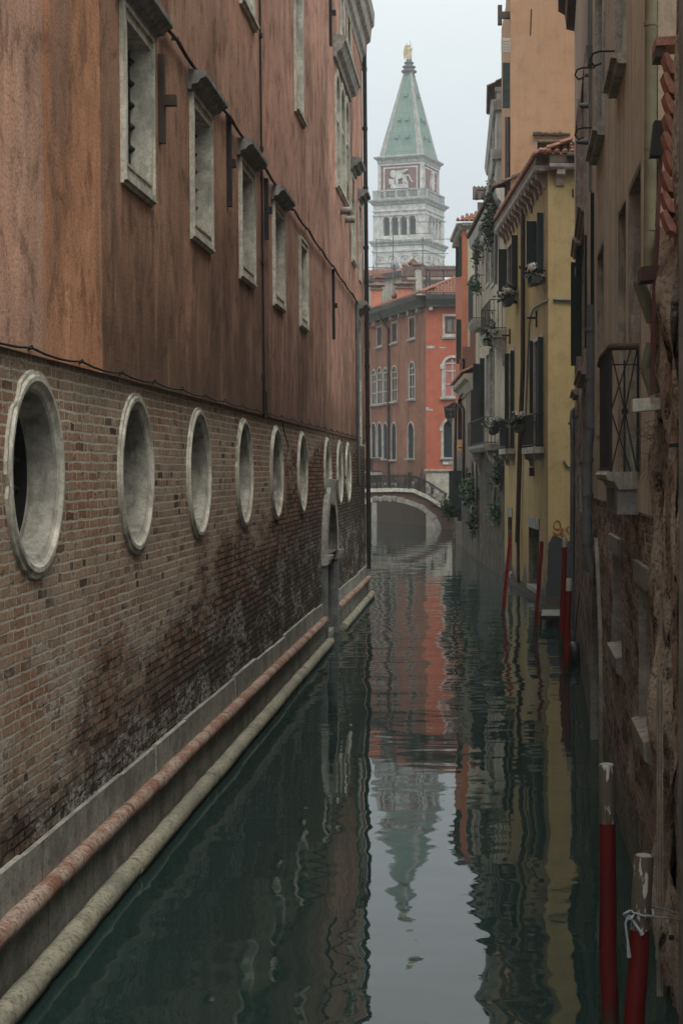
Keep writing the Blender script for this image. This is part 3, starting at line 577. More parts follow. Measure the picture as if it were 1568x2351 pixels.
m = Loc(); ox, oz = 5.4, 66.6
relief(m, F1, m_pts([(-.9,.6),(.2,0),(1.0,.9),(.8,2.0),(1.0,3.2),(.6,3.7),(-.3,3.6),(-.6,2.6),(-1.0,1.8)]), .5); relief(m, F1, m_pts([(-.2,3.6),(.4,3.6),(.6,4.1),(.3,4.6),(-.1,4.5),(-.35,4.1)]), .6); relief(m, F1, m_pts([(.9,1.9),(1.7,2.0),(1.7,2.5),(.9,2.5)]), .35)
m.build('figure_relief', WHITE, tw)
m = Loc(); sq(m, [(10.4,72.4),(10.9,72.5),(11.0,73.1),(12.2,73.6),(12.3,73.9),(10.6,74.2)]); m.build('spire_cornice', WHITE_S, tw)
def spire_mat():
    g = G('verdigris_copper'); c1, f = g.brick(g.uv, (.13,.205,.178), (.105,.172,.152), (.07,.125,.11), 1.2, 1.5, .04, .2); n = g.noise(g.map(g.uv,(1,.15,1)), 1.2, 5, .6)
    return g.out(g.mix(g.m2('MULTIPLY', g.mr(n,.5,.75), .5), c1, (.24,.25,.16)), .7, f, .4)
zb, zt, Sb, St = 74.2, 93.7, 10.15, 1.7; m = Loc(); sq(m, [(Sb,zb),(Sb,zb+.05),(St,zt)]); m.build('spire', spire_mat(), tw)
HTM = plain('hatch_copper', (.10,.19,.16)); m = Loc(); rb = Loc()
for a in range(4):
    ca, sa = math.cos(a*math.pi/2), math.sin(a*math.pi/2); rot = lambda p: (p[0]*ca-p[1]*sa, p[0]*sa+p[1]*ca, p[2])
    for s0 in (1, -1):
        for k in range(1):
            wb = 1.15; 
            A = [(s0*(Sb/2+.08), -Sb/2-.08, zb), (s0*(Sb/2-wb), -Sb/2-.08, zb), (s0*(St/2-.3), -St/2-.08, zt), (s0*(St/2+.06), -St/2-.08, zt)]
            m.add([rot(p) for p in A]+[rot((p[0], p[1]+.12, p[2])) for p in A], [(0,1,2,3),(4,5,1,0),(1,5,6,2),(3,7,4,0)])
        for k in range(34):
            t = (k+.5)/34; S = Sb+(St-Sb)*t; z = zb+(zt-zb)*t; c0 = S/2-.62*(1-t*.75); hw = .22*(1-t*.7)
            q = [(s0*c0-hw, -S/2-.12, z-.13), (s0*c0+hw, -S/2-.12, z-.13), (s0*c0+hw, -S/2-.085, z+.13), (s0*c0-hw, -S/2-.085, z+.13)]
            rb.add([rot(p) for p in q], [(0,1,2,3)])
    for t, us in ((.20,(-1.3,1.3)),(.41,(-1.0,.9)),(.70,(.15,))):
        for u in us:
            S = Sb+(St-Sb)*t; z = zb+(zt-zb)*t
            p = [(u-.4,-S/2-.45,z),(u+.4,-S/2-.45,z),(u+.4,-S/2+.1,z),(u-.4,-S/2+.1,z),(u-.4,-S/2-.3,z+.75),(u+.4,-S/2-.3,z+.75),(u+.4,-S/2+.2,z+.75),(u-.4,-S/2+.2,z+.75)]
            if a < 2: hh_ = Loc(); hh_.hexa([rot(q) for q in p]); hh_.build('spire_hatch', HTM, tw)
m.build('spire_ribs', WHITE_S, tw); rb.build('rib_bricks', rubbed_brick('rib_brick', (.30,.2,.19)), tw)['kind'] = 'stuff'; pass
m = Loc(); m.lathe([(1.25,93.4),(1.7,93.7),(1.75,94.0),(1.2,94.1),(1.15,94.6),(1.5,94.75),(1.5,95.0),(.9,95.1),(.85,95.6),(1.1,95.7),(1.1,95.9),(.6,96.0),(.7,96.4),(.45,96.6)], (0,0,0), 16); m.build('spire_cap', plain('cap_bronze', (.06,.075,.075)), tw)
m = Loc(); m.lathe([(.85,96.5),(.9,97.2),(.7,98.2),(.62,98.9),(.78,99.5),(.72,100.0),(.3,100.25),(.22,100.4),(.34,100.6),(.36,100.85),(.2,101.1)], (0,0,0), 14)
m.tube([(.5,-.2,99.9),(.95,-.6,99.4),(1.25,-.9,99.9)], [.2,.16,.1], 8); m.tube([(-.5,-.2,99.9),(-.6,-.6,100.7),(-.35,-.8,101.4)], [.2,.16,.09], 8); m.tube([(1.2,-.9,97.2),(1.3,-.9,101.2)], .06, 6)
m.tube([(1.15,-.9,99.3),(1.6,-.9,99.6)], .09, 6); m.tube([(1.2,-.9,98.7),(1.55,-.9,98.5)], .09, 6)
for sx, wx in ((-1, 2.2), (.35, 1.2)):
    wing = [(0,100.1),(-.5,100.9),(-1.0,101.2),(-1.5,101.0),(-1.9,100.0),(-2.05,98.6),(-1.8,97.1),(-1.5,97.0),(-1.1,98.2),(-.6,99.0),(-.2,99.2)]
    m.poly([(p*-sx*wx/2.2, .35, z) for p, z in wing], (0,.25,0))
m.v = [(p[0]*.72, p[1]*.72, 96.5+(p[2]-96.5)*.74) for p in m.v]; m.build('angel', plain('gilded_bronze', (.42,.34,.19), .5, .3, metal=.1), tw)
m = Loc(); m.tube([(.25,0,99.7),(.25,0,100.8)], .04, 5); m.build('lightning_rod', IRON, tw)
tw.rotation_euler.z = R(-18.5)
# ------------------------------------------------------------------ red corner house over the bridge
RA, RB_ = (-3.86,119), (-3.86-5.7*1.75,119+15.5*1.75)
FS, FR = Fr(RB_, RA), Fr(RA, (5.5,119.0)); ZR = 16.3
RED_S = plaster('shaded_red_plaster', (.24,.11,.075), dark=(.10,.06,.045), pale=(.29,.145,.10), sk=1.2, scale=.6, damp=3.8, rot=(.05,.034,.027))  # shaded copy of the red plaster, shade of this side put into the colour
RED_L = plaster('lit_red_plaster', (.36,.105,.062), dark=(.25,.08,.052), pale=(.40,.13,.085), sk=.5, scale=.6)  # lit copy of the same plaster, its light put into the colour
rh = thing('red_house', 'brick red corner house beyond the footbridge with arched windows, tiled roof and three chimneys', 'house', (-3.86,119,0))
TRIM = stone('white_window_trim', (.42,.40,.365), .3, scale=.6); OLDG = plain('old_curtained_glass', (.03,.028,.025), .6, .5, 3, spec=.12); PINKC = plain('red_curtain', (.36,.12,.11), .7, .5, 2)
DOORG = plain('black_green_door', (.012,.022,.024), .8, .3); FRB = plain('brown_casement', (.10,.055,.04), .6, .3); FRW = plain('pale_casement', (.33,.31,.27), .6, .3)
def Z4(x, y): return (1120+x/2.733)/1.3782, (840+y/2.733)/1.3782
def win4(F, x0, x1, y0, y1, kind, fw, **k):
    a, y_0 = Z4(x0, y0); b, y_1 = Z4(x1, y1); r = F.rect(a, b, y_0, y_1); return window(F, rh, r[0]+fw, r[1]-fw, r[2]+(fw if kind == 'rect' else 0), r[3]-fw, kind, fw=fw, **k)
hl, hr = [], []
for x0, x1, y0, y1, g_ in ((78,103,567,735,DARKGL),(197,243,522,705,FRB),(324,373,485,672,OLDG),(474,527,440,637,OLDG)):
    h, o = win4(FS, x0, x1, y0, y1, 'rect', .1, fm=TRIM, pm=OLDG, depth=.06, sill=(.14,.14,.2), bars=(2,1,.1), bm=FRB); hl.append(h)
for x0, x1, y0, y1 in ((150,191,895,1205),(198,244,872,1200),(251,291,877,1192),(321,373,860,1178),(472,527,825,1155)):
    h, o = win4(FS, x0, x1, y0, y1, 'arch', .11, fm=TRIM, pm=OLDG, depth=.06, sill=(.1,.16,.22), bars=(2,3,.08), bm=FRW, name='arched_window'); hl.append(h)
for x0, x1, y0, y1 in ((146,191,1352,1660),(199,244,1350,1660),(248,290,1352,1672),(318,368,1350,1678),(461,520,1348,1668)):
    h, o = win4(FS, x0, x1, y0, y1, 'arch', .11, fm=TRIM, pm=DOORG, depth=.08, sill=(.1,.16,.22), name='arched_window'); hl.append(h)
for x0, x1, y0, y1 in ((152,188,1880,1960),(204,240,1880,1960),(256,288,1880,1960),(325,365,1880,1950),(478,518,1870,1950)):
    h, o = win4(FS, x0, x1, y0, y1, 'rect', .14, fm=TRIM, pm=DARKGL, depth=.2, name='basement_window'); hl.append(h)
r = FS.rect(*[Z4(122,0)[0], Z4(140,0)[0]], Z4(0,662)[1], Z4(0,720)[1]); h, o = window(FS, rh, r[0], r[1], r[2], r[3], fw=0, fm=RED_S, pm=VOID, name='vent'); hl.append(h)
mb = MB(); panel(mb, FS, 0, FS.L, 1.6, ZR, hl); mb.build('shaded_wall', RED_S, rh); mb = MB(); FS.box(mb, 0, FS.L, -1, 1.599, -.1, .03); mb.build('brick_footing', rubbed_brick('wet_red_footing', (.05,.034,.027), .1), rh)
for x0, x1 in ((165,205),): u_, v_ = FS.u(Z4(x0,0)[0]), FS.u(Z4(x1,0)[0]); m = MB(); FS.box(m, min(u_,v_), max(u_,v_), -.5, 2.3, .032, .12); m.build('water_gate_jamb', ISTRIA_W, rh)
h, o = win4(FR, 765, 1010, 420, 612, 'rect', .17, fm=TRIM, pm=GREYGL, depth=.15, bars=(3,1,.2), bm=FRB, sill=(.05,.2,.15)); hr.append(h)
h, o = win4(FR, 757, 940, 775, 1140, 'arch', .19, fm=TRIM, pm=PINKC, depth=.15, bars=(2,3,.12), bm=FRW, sill=(.12,.2,.25), name='arched_window'); hr.append(h)
m = MB(); r_ = h; FR.box(m, r_[1]-.3, r_[1]-.002, r_[4]-(r_[2]-r_[1])/2-.25, r_[4]-(r_[2]-r_[1])/2+.1, .005, .09); m.build('impost', TRIM, o)
h, o = win4(FR, 752, 930, 1312, 1660, 'arch', .19, fm=TRIM, pm=DOORG, depth=.3, sill=(.1,.2,.2), name='arched_window'); hr.append(h)
m = MB(); r_ = h; FR.box(m, r_[1]-.3, r_[1]-.002, r_[4]-(r_[2]-r_[1])/2-.25, r_[4]-(r_[2]-r_[1])/2+.1, .005, .09); m.build('impost', TRIM, o)
mb = MB(); panel(mb, FR, 0, FR.L, -1, ZR, hr); mb.build('lit_wall', RED_L, rh)
for a, b, c, d in ((627,700,695,718),(737,800,705,718),(620,680,1240,1255),(767,832,1237,1252),(620,650,1225,1240)):
    q0, q1 = Z4(a,c), Z4(b,d); r = FR.rect(q0[0], q1[0], q0[1], q1[1]); m = MB(); FR.box(m, r[0]+.01, r[1], r[2], r[3]-.004, .003, .03); m.build('stone_block', TRIM, rh)
q0, q1 = Z4(618,1762), Z4(900,2100); r = FR.rect(q0[0], q1[0], q0[1], q1[1]); m = MB(); FR.box(m, .0, 5.5, -1, r[3]-.25, .003, .12); FR.prof(m, -.12, 5.5, [(.003,r[3]-.246),(.16,r[3]-.246),(.26,r[3]-.1),(.26,r[3]),(.003,r[3])]); m.build('stone_base', stone('pale_base_stone', (.40,.37,.31), .35, scale=.5), rh)
EB = []
for k in range(13): a = FS.L*(k+.5)/13; m = MB(); FS.box(m, a-.1, a+.1, ZR-.45, ZR-.152, .003, .42); m.build('eave_bracket', ISTRIA_W, rh)
for a in (.35,2.4,3.9,5.2): m = MB(); FR.box(m, a-.13, a+.13, ZR-.4, ZR-.152, .003, .42); m.build('eave_bracket', ISTRIA_W, rh)
GUT = plain('old_zinc_gutter', (.06,.063,.057), .7, .5, 2)
for F, e0, e1 in ((FS,0,.45),(FR,-.45,0)):
    m = MB(); F.prof(m, 0+(0 if F is FS else -.0), F.L, [(.003,ZR-.15),(.45,ZR-.15),(.5,ZR+.0),(.78,ZR+.4),(.86,ZR+.72),(.003,ZR+.72)]); m.build('eave_moulding', GUT, rh)
mb = MB(); zr = ZR+.78; A, B = FS.P(0,zr,.85), FS.P(FS.L,zr,.85); Cc = FR.P(0,zr,.85); Dd = FR.P(FR.L,zr,.85)
cor = FS.P(FS.L,zr,.85)+Vector((.35,-.55,0)); ex = Vector((1,0,0)); ridge = Vector((1.2,124.5,zr+2.3)); rf = Vector((-6,139,zr+2.3))
esl = (rf-ridge).normalized()
tiles(mb, cor, ex, Vector((.0,.92,.40)).normalized(), 9, 3.6, .24, .42, 2, hip=.75)
d1 = (A-cor).normalized(); n1 = Vector((0,0,1)).cross(d1); n1 = -n1 if n1.x < 0 else n1
tiles(mb, cor, d1, (n1.normalized()*.92+Vector((0,0,.40))).normalized(), (A-cor).length, 1.5, .24, .42, 3)
rfo = mb.build('roof', TILE, rh)
m = MB(); m.tube([cor+Vector((0,0,.1)), cor+Vector((1.3,1.7,.85)), cor+Vector((2.5,3.3,1.52))], .13, 8); m.build('hip_ridge', TILE, rfo)
mb = MB(); u = FS.u(Z4(297,0)[0], .1); mb.tube([FS.P(u-.6,ZR+.3,.7), FS.P(u-.6,ZR-.3,.5), FS.P(u,ZR-1.0,.12), FS.P(u,2.2,.12)], .11, 8); mb.build('downpipe', BROWNPIPE, rh)
m = MB(); q0, q1 = Z4(137,1640), Z4(245,1790); r = FS.rect(q0[0], q1[0], q0[1], q1[1]); FS.box(m, r[0], r[1], r[2]-.25, r[2]+.05, .003, .9); m.build('balcony_slab', TRIM, rh)
m = MB()
for k in range(15): a = r[0]+(r[1]-r[0])*k/14; m.tube([FS.P(a,r[2]+.05,.85), FS.P(a,r[3]-.3,.85)], .03, 5)
for z in (r[2]+.1, r[3]-.3): m.bar(FS.P(r[0],z,.85), FS.P(r[1],z,.85), .07); m.bar(FS.P(r[1],z,.1), FS.P(r[1],z,.85), .07)
m.build('balcony_rail', IRON, rh)
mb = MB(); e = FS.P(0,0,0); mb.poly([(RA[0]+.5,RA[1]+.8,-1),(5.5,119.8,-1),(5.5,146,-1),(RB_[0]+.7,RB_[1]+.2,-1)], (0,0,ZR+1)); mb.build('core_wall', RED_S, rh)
def chimney(root, x0, x1, y0, y1, Y, mat, cap='slab', dep=.8, lean=0.):
    a, b = px(x0, y0, Y), px(x1, y1, Y); mb = MB(); zb_, zt_ = b.z-1.5, a.z; W_ = b.x-a.x
    mb.hexa([(a.x,Y,zb_),(b.x,Y,zb_),(b.x,Y+dep,zb_),(a.x,Y+dep,zb_),(a.x+lean,Y,zt_),(b.x+lean,Y,zt_),(b.x+lean,Y+dep,zt_),(a.x+lean,Y+dep,zt_)]); o = mb.build('chimney', mat, root)
    m = MB(); c = Vector(((a.x+b.x)/2+lean, Y+dep/2, zt_))
    if cap == 'slab': m.box((a.x+lean-.1,Y-.12,zt_+.002),(b.x+lean+.1,Y+dep+.12,zt_+.1)); m.box((a.x+lean-.02,Y-.02,zt_+.1),(b.x+lean+.02,Y+dep+.02,zt_+.34)); m.box((a.x+lean-.25,Y-.3,zt_+.34),(b.x+lean+.25,Y+dep+.3,zt_+.46)); m.build('chimney_cap', stone('chimney_slab', (.25,.18,.15)), o)
    else:
        h = .75; m.box((a.x+lean-.15,Y-.1,zt_+.002),(b.x+lean+.15,Y+dep+.1,zt_+.16)); m.hexa([(a.x+lean-.25,Y-.3,zt_+.3),(b.x+lean+.25,Y-.3,zt_+.3),(b.x+lean+.25,Y+dep+.3,zt_+.3),(a.x+lean-.25,Y+dep+.3,zt_+.3),(c.x-.08,Y-.3,zt_+h),(c.x+.08,Y-.3,zt_+h),(c.x+.08,Y+dep+.3,zt_+h),(c.x-.08,Y+dep+.3,zt_+h)]); m.box((a.x+lean,Y,zt_+.16),(b.x+lean,Y+dep,zt_+.3)); m.build('chimney_cap', TILE, o)
    return o
ORP = plaster('orange_chimney_render', (.42,.17,.11), sk=.6, scale=.8); GYP = plaster('grey_old_render', (.26,.25,.225), dark=(.12,.12,.11), pale=(.36,.34,.30), scale=.7)
chimney(rh, 851.6, 875, 665, 708, 131, ORP); chimney(rh, 911, 944, 662, 694, 126, ORP)
m = MB(); q = px(906.5, 0, 127); m.lathe([(.2,16.8),(.2,17.7),(.3,17.72),(.3,17.95),(.15,18.05)], (q.x,127,0), 10); m.build('chimney_pot', TILE, rh)
# street sign on the lit wall
q0, q1 = Z4(765,1681), Z4(905,1722); r = FR.rect(q0[0], q1[0], q0[1], q1[1]); m = MB(); FR.box(m, r[0], r[1], r[2], r[3], .004, .03)
SG = FR.P(r[0],0,0); sg = thing('street_sign', 'white painted name board with black capitals beneath the lowest arched window of the red house', 'street sign', (SG.x, SG.y, r[2]))
ob = m.build('board', plain('white_lime_board', (.55,.54,.50), .9, .2), sg)
m = MB(); ring(m, FR, loop_rect(r[0]-.03,r[1]+.03,r[2]-.03,r[3]+.03), loop_rect(r[0]+.01,r[1]-.01,r[2]+.01,r[3]-.01), .004, .036); m.build('border', IRON, sg)
def text(s, size, loc, mat, parent, name='lettering', ext=.006, rot=(R(90),0,0)):
    c = bpy.data.curves.new(name, 'FONT'); c.body = s; c.size = size; c.extrude = ext; o = bpy.data.objects.new(name, c); COL.objects.link(o)
    dg = bpy.context.evaluated_depsgraph_get(); me = bpy.data.meshes.new_from_object(o.evaluated_get(dg)); bpy.data.objects.remove(o)
    o = bpy.data.objects.new(name, me); COL.objects.link(o); me.materials.append(mat); o.location = Vector(loc)-(OFF[parent.name] if parent else Vector()); o.rotation_euler = rot
    if parent: o.parent = parent
    return o
hh = r[3]-r[2]; text('PONTE', hh*.52, FR.P(r[0]+.06, r[2]+hh*.54, .036), IRON, sg); text('BALLO', hh*.52, FR.P(r[0]+.42, r[2]+hh*.1, .036), IRON, sg)
# ------------------------------------------------------------------ grey house and roofs behind
gh = thing('grey_house', 'grey rendered old house behind the red house with mossy tile roof and roof terrace', 'house', (-6,150,0))
def Z7(x, y, Y): return px((1140+x/4.9)/1.3782, (800+y/4.9)/1.3782, Y)
mb = MB(); a, b, c = Z7(30,490,150), Z7(630,350,150), Z7(1480,350,150); mb.poly([(a.x-6,150,-1),(b.x,150,-1),(b.x,150,b.z),(a.x-2,150,a.z-.3),(a.x-6,150,a.z-1)], (0,12,0)); mb.build('gable_wall', GYP, gh)
mb = MB(); mb.box((b.x+.01,151,-1),(c.x+4,162,c.z-.5)); mb.build('wall', plaster('beige_render', (.32,.29,.25), sk=.7), gh)
mb = MB(); a2, b2 = Z7(20,440,149.7), Z7(635,280,149.7); mb.poly([(a2.x-2,149.7,a2.z-.5),(b2.x,149.7,b2.z-.45),(b2.x,149.7,b2.z+.05),(a2.x-2,149.7,a2.z+.02)], (0,.4,0)); mb.build('gutter', GUT, gh)
mb = MB(); q = Z7(640,345,150.4); tiles(mb, (b.x,150.4,q.z-.2), (1,0,0), Vector((0,.9,.36)).normalized(), c.x+3-b.x, 4, .26, .42, 5); rg = mb.build('roof', TILE_D, gh)
mb = MB(); q = Z7(20,430,151); tiles(mb, (q.x-2,151,q.z), (1,0,0), Vector((0,.9,.4)).normalized(), 3.2+1.6, 3.2, .24, .42, 6); mb.build('roof_patch', TILE, gh)
mb = MB(); mb.bar((b.x,150.3,b.z-.6+.1),(c.x+3,150.3,b.z-.5),.28); mb.build('eave_gutter', GUT, gh)
def ch7(x0, x1, y0, y1, Y, mat, **k):
    chimney(gh, (1140+x0/4.9)/1.3782, (1140+x1/4.9)/1.3782, (800+y0/4.9)/1.3782, (800+y1/4.9)/1.3782, Y, mat, **k)
ch7(215,330,440,820,146,GYP,cap='gable'); ch7(868,962,245,520,147,stone('pale_chimney_render',(.40,.39,.35),.4),cap='slab',lean=-.12); ch7(775,865,215,300,156,plaster('ochre_chimney_render',(.42,.34,.20)),cap='gable')
m = MB(); q = Z7(685,0,156); m.lathe([(.26,22.0),(.24,23.5),(.34,23.55),(.34,23.65),(.24,23.7),(.2,23.85),(.32,23.9),(.26,24.05),(.1,24.15)], (q.x,156,0), 10); m.build('chimney_pot', TILE, gh)
RUSTW = plain('dark_terrace_timber', (.05,.04,.038), .8, .4)
m = MB(); p0, p1, p2 = Z7(1022,235,143), Z7(1075,540,143), Z7(1500,270,143); zb_ = p1.z-.8
for x in (p0.x, p1.x, p2.x, (p1.x+p2.x)/2): m.bar((x,143,zb_),(x,143,p0.z if x == p0.x else p2.z),.16)
m.bar((p0.x,143,p2.z),(p2.x,143,p2.z),.16); m.bar((p0.x,143,zb_),(p2.x,143,zb_),.2); m.bar((p0.x,143,p2.z-.5),(p1.x,143,p2.z-1.0),.1); m.build('roof_terrace', RUSTW, gh)
# aerials and dish
def aerial(name, label, x, y0, y1, Y, arms, mast=.05, group='television aerials on the far roofs'):
    p = Z7(x, y1, Y); q = Z7(x, y0, Y); t = thing(name, label, 'aerial', (p.x, Y, p.z), group); m = MB(); m.tube([(p.x,Y,p.z-.6),(p.x,Y,q.z)], mast, 6); m.build('mast', LEAD, t)
    for dx0, dx1, dz, n in arms:
        m = MB(); z = q.z+dz; m.tube([(p.x+dx0,Y,z),(p.x+dx1,Y,z)], .03, 5)
        for k in range(n): xx = p.x+dx0+(dx1-dx0)*(k+.5)/n; L = .22+.25*k/n; m.tube([(xx,Y-L*.8,z-L*.3),(xx,Y+L*.8,z+L*.3)], .02, 4)
        m.build('boom', LEAD, t)
    return t
aerial('roof_aerial', 'tall double mast aerial with two booms rising in front of the left tower edge', 507, -560, 620, 138, [(-.1,1.9,-.1,6),(-.4,1.2,-5.6,7)])
aerial('roof_aerial', 'short mast aerial with white curved elements beside the left chimney', 200, 190, 540, 137, [(-.5,1.9,-.2,8),(-.9,.2,-1.1,3)])
aerial('roof_aerial', 'slanting mast aerial with long boom leaning before the right of the tower', 965, -250, 470, 139, [(-.2,3.1,-.2,9),(-.6,.9,.3,3)])
aerial('roof_aerial', 'thin mast aerial with two short booms above the ochre gabled chimney', 822, 10, 120, 148, [(-.1,3.2,.0,4),(0,3.0,2.9,5)], .035)
aerial('roof_aerial', 'small bare aerial mast with one stub boom at the far left of the tower', 252, -220, 190, 144, [(-.1,1.2,-.1,3)], .035)
p = Z7(527, 192, 136); dsh = thing('satellite_dish', 'grey round satellite dish on the double mast above the rear roofs', 'satellite dish', (p.x,136,p.z))
m = MB(); prof = [(r_, .35*r_*r_) for r_ in (0,.12,.24,.34,.42,.46)]; vs = [(p.x+r_*math.cos(2*math.pi*k/20)*.72, 136+.0+h_*2, p.z+r_*math.sin(2*math.pi*k/20)) for r_, h_ in prof for k in range(20)]
m.add(vs, [(i*20+k, i*20+(k+1) % 20, i*20+20+(k+1) % 20, i*20+20+k) for i in range(5) for k in range(20)], True); m.build('reflector', plain('dish_grey', (.20,.215,.225), .6, .15), dsh)
m = MB(); m.tube([(p.x,136.1,p.z-.44),(p.x,135.5,p.z-.05)], .04, 5); m.box((p.x-.06,135.4,p.z-.1),(p.x+.06,135.52,p.z+.02)); m.tube([(p.x,136.6,p.z),(p.x,137.2,p.z-.4),(p.x,137.4,p.z-3.8)], .05, 6); m.build('feed_arm', LEAD, dsh)
# ------------------------------------------------------------------ footbridge
bd = thing('footbridge', 'low stone arched footbridge with black iron railing over the canal end', 'bridge', (-5,114.5,0))
Y0, Y1 = 113.3, 116.3; AC, AS = -6.55, 3.65                      # arch centre and half span
arch = lambda t, r=0.: (AC-(AS+r)*math.cos(t), -.35+(2.25+r)*math.sin(t))
deck = [(-12,2.3),(-8.2,2.55),(-5.9,2.6),(-4.6,2.55),(-3.6,2.1),(-2.0,1.05),(-.6,.75)]
N = 28; mb = MB(); A = [arch(math.pi*k/N, .0) for k in range(N+1)]
top = lambda x: float(np.interp(x, [d[0] for d in deck], [d[1] for d in deck]))
def spandrel(y):
    for (xa, za), (xb, zb2) in zip(A, A[1:]): mb.add([(xa,y,za),(xb,y,zb2),(xb,y,top(xb)),(xa,y,top(xa))], [(0,1,2,3)])
    mb.add([(A[-1][0],y,-.6),(-.6,y,-.6),(-.6,y,top(-.6)),(-2.0,y,top(-2.0)),(A[-1][0],y,top(A[-1][0]))], [(0,1,2,3,4)]); mb.add([(-12,y,-.6),(A[0][0],y,-.6),(A[0][0],y,top(A[0][0])),(-12,y,2.3)], [(0,1,2,3)])
spandrel(Y0); spandrel(Y1)
for (xa, za), (xb, zb2) in zip(A, A[1:]): mb.add([(xa,Y0,za),(xb,Y0,zb2),(xb,Y1,zb2),(xa,Y1,za)], [(3,2,1,0)])
mb.build('brick_span', rubbed_brick('bridge_brick', (.10,.06,.047), .1), bd)
mb = MB()
for k in range(N):
    t0, t1 = math.pi*(k+.03)/N, math.pi*(k+.97)/N; big = k in (6,14,15,16,20,23); r1 = .42 if big else .36; pr = .12 if big else .06
    q = [arch(t0,.02), arch(t1,.02), arch(t1,r1), arch(t0,r1)]; mb.hexa([(x,Y0-pr,z) for x, z in q]+[(x,Y0-.002,z) for x, z in q])
mb.build('arch_ring', ISTRIA_W, bd)
for ya, yb in ((Y0-.16, Y0+.2), (Y1-.2, Y1+.16)):
  mb = MB()
  for (xa, za), (xb, zb2) in zip(deck, deck[1:]): mb.hexa([(xa,ya,za+.003),(xb,ya,zb2+.003),(xb,yb,zb2+.003),(xa,yb,za+.003),(xa,ya,za+.22),(xb,ya,zb2+.22),(xb,yb,zb2+.22),(xa,yb,za+.22)])
  mb.build('coping', ISTRIA, bd)
mb = MB()
for (xa, za), (xb, zb2) in zip(deck, deck[1:]): mb.hexa([(xa,Y0+.2,za-.1),(xb,Y0+.2,zb2-.1),(xb,Y1-.2,zb2-.1),(xa,Y1-.2,za-.1),(xa,Y0+.2,za+.1),(xb,Y0+.2,zb2+.1),(xb,Y1-.2,zb2+.1),(xa,Y1-.2,za+.1)])
mb.build('walkway', stone('worn_paving', (.2,.2,.19)), bd)
for yy in (Y0, Y1):
    mb = MB(); tr = lambda x, h: (x, yy, top(x)+.22+h); xs = list(np.arange(-11, -2.0, .25))
    for h, r_ in ((.95,.035),(.86,.018),(.08,.02)): mb.tube([tr(x, h) for x in xs], r_, 6)
    for x in np.arange(-10.9, -2.0, .95): mb.tube([tr(x,0), tr(x,.97)], .03, 6)
    for k, x in enumerate(np.arange(-10.7, -2.2, .38)):
        c = [tr(x+.16*math.sin(t)*(1 if k % 2 else -1), .48+.36*math.cos(t)) for t in np.linspace(0, math.pi*1.6, 14)]; mb.tube(c, .016, 4, cap=False); mb.tube([tr(x,.08), tr(x+.1,.3), tr(x-.08,.6), tr(x,.86)], .014, 4, cap=False)
    mb.build('railing', IRON, bd)
    for x in (-8.1, -4.9):
        m = MB(); m.tube([tr(x,0), tr(x,1.02)], .065, 8); m.lathe([(.065,0),(.1,.04),(.1,.1),(.05,.16),(.0,.2)], tr(x,1.02), 8); m.build('post', IRON, bd)
m = MB(); 
for k in (-.34, 0, .34): t = math.pi/2-k*.14+.0; x, z = arch(math.pi/2+k*.42, .2); m.lathe([(.02,0),(.27,0.0),(.25,.1),(.16,.14),(.0,.15)], (0,0,0), 12); 
m = MB()
for k in (-1,0,1):
    x, z = arch(math.pi/2+.17*k, .2); m.tube([(x,Y0-.07,z),(x,Y0-.13,z),(x,Y0-.15,z)], [.25,.22,.14], 14)
m.build('medallions', stone('medallion_stone', (.22,.215,.19), .8), bd)
# ------------------------------------------------------------------ RIGHT BANK
class ZZ:
    def __init__(s, x, y, k): s.x, s.y, s.k = x, y, k
    def __call__(s, x, y): return (s.x+x/s.k)/1.3782, (s.y+y/s.k)/1.3782
    def X(s, x): return (s.x+x/s.k)/1.3782
    def Y(s, y): return (s.y+y/s.k)/1.3782
    def rect(s, F, x0, x1, y0, y1, w=0.): return F.rect(s.X(x0), s.X(x1), s.Y(y0), s.Y(y1), w)
Z5, Z6, ZA, ZB, Z66, R7, R8 = ZZ(1420,0,2.6119), ZZ(1420,850,1.9595), ZZ(1560,600,2.939), ZZ(1560,1350,2.939), ZZ(1400,1100,3.917), ZZ(1780,0,2.137), ZZ(1780,1050,2.0446)
def leaf(F, parent, xh, xe, y0, y1, mat, name='shutter', tilt=.0):
    """open board shutter standing out from its hinge at photo column xh"""
    u = F.u(xh); Y = F.P(u,0).y; wd = abs(xh-xe)*Y/FL; z0, z1 = F.z(u, y1), F.z(u, y0); m = MB()
    F.box(m, u-.02, u+.02, z0, z1, .02, wd)
    for k in range(1, 5): z = z0+(z1-z0)*k/5; F.box(m, u+.021, u+.036, z-.015, z+.015, .04, wd-.02)
    F.box(m, u+.0215, u+.04, z0, z1, .02, .05); F.box(m, u+.0215, u+.04, z0, z1, wd-.035, wd-.003)
    return m.build(name, mat, parent)
def rail(F, parent, u0, u1, z0, z1, w, n, name='balcony_rail', r=.012):
    m = MB()
    for z in (z0+.06, z1): m.tube([F.P(u0,z,.0), F.P(u0,z,w), F.P(u1,z,w), F.P(u1,z,.0)], .018, 5, smooth=False)
    for k in range(n+1): u = u0+(u1-u0)*k/n; m.tube([F.P(u,z0,w), F.P(u,z1,w)], r, 5)
    for k in range(1, 4):
        for u in (u0, u1): m.tube([F.P(u,z0,w*k/4), F.P(u,z1,w*k/4)], r, 5)
    return m.build(name, IRON, parent)
def body(name, pts, z0, z1, mat, parent):
    m = MB(); m.poly([(x, y, z0) for x, y in pts], (0,0,z1-z0)); return m.build(name, mat, parent)
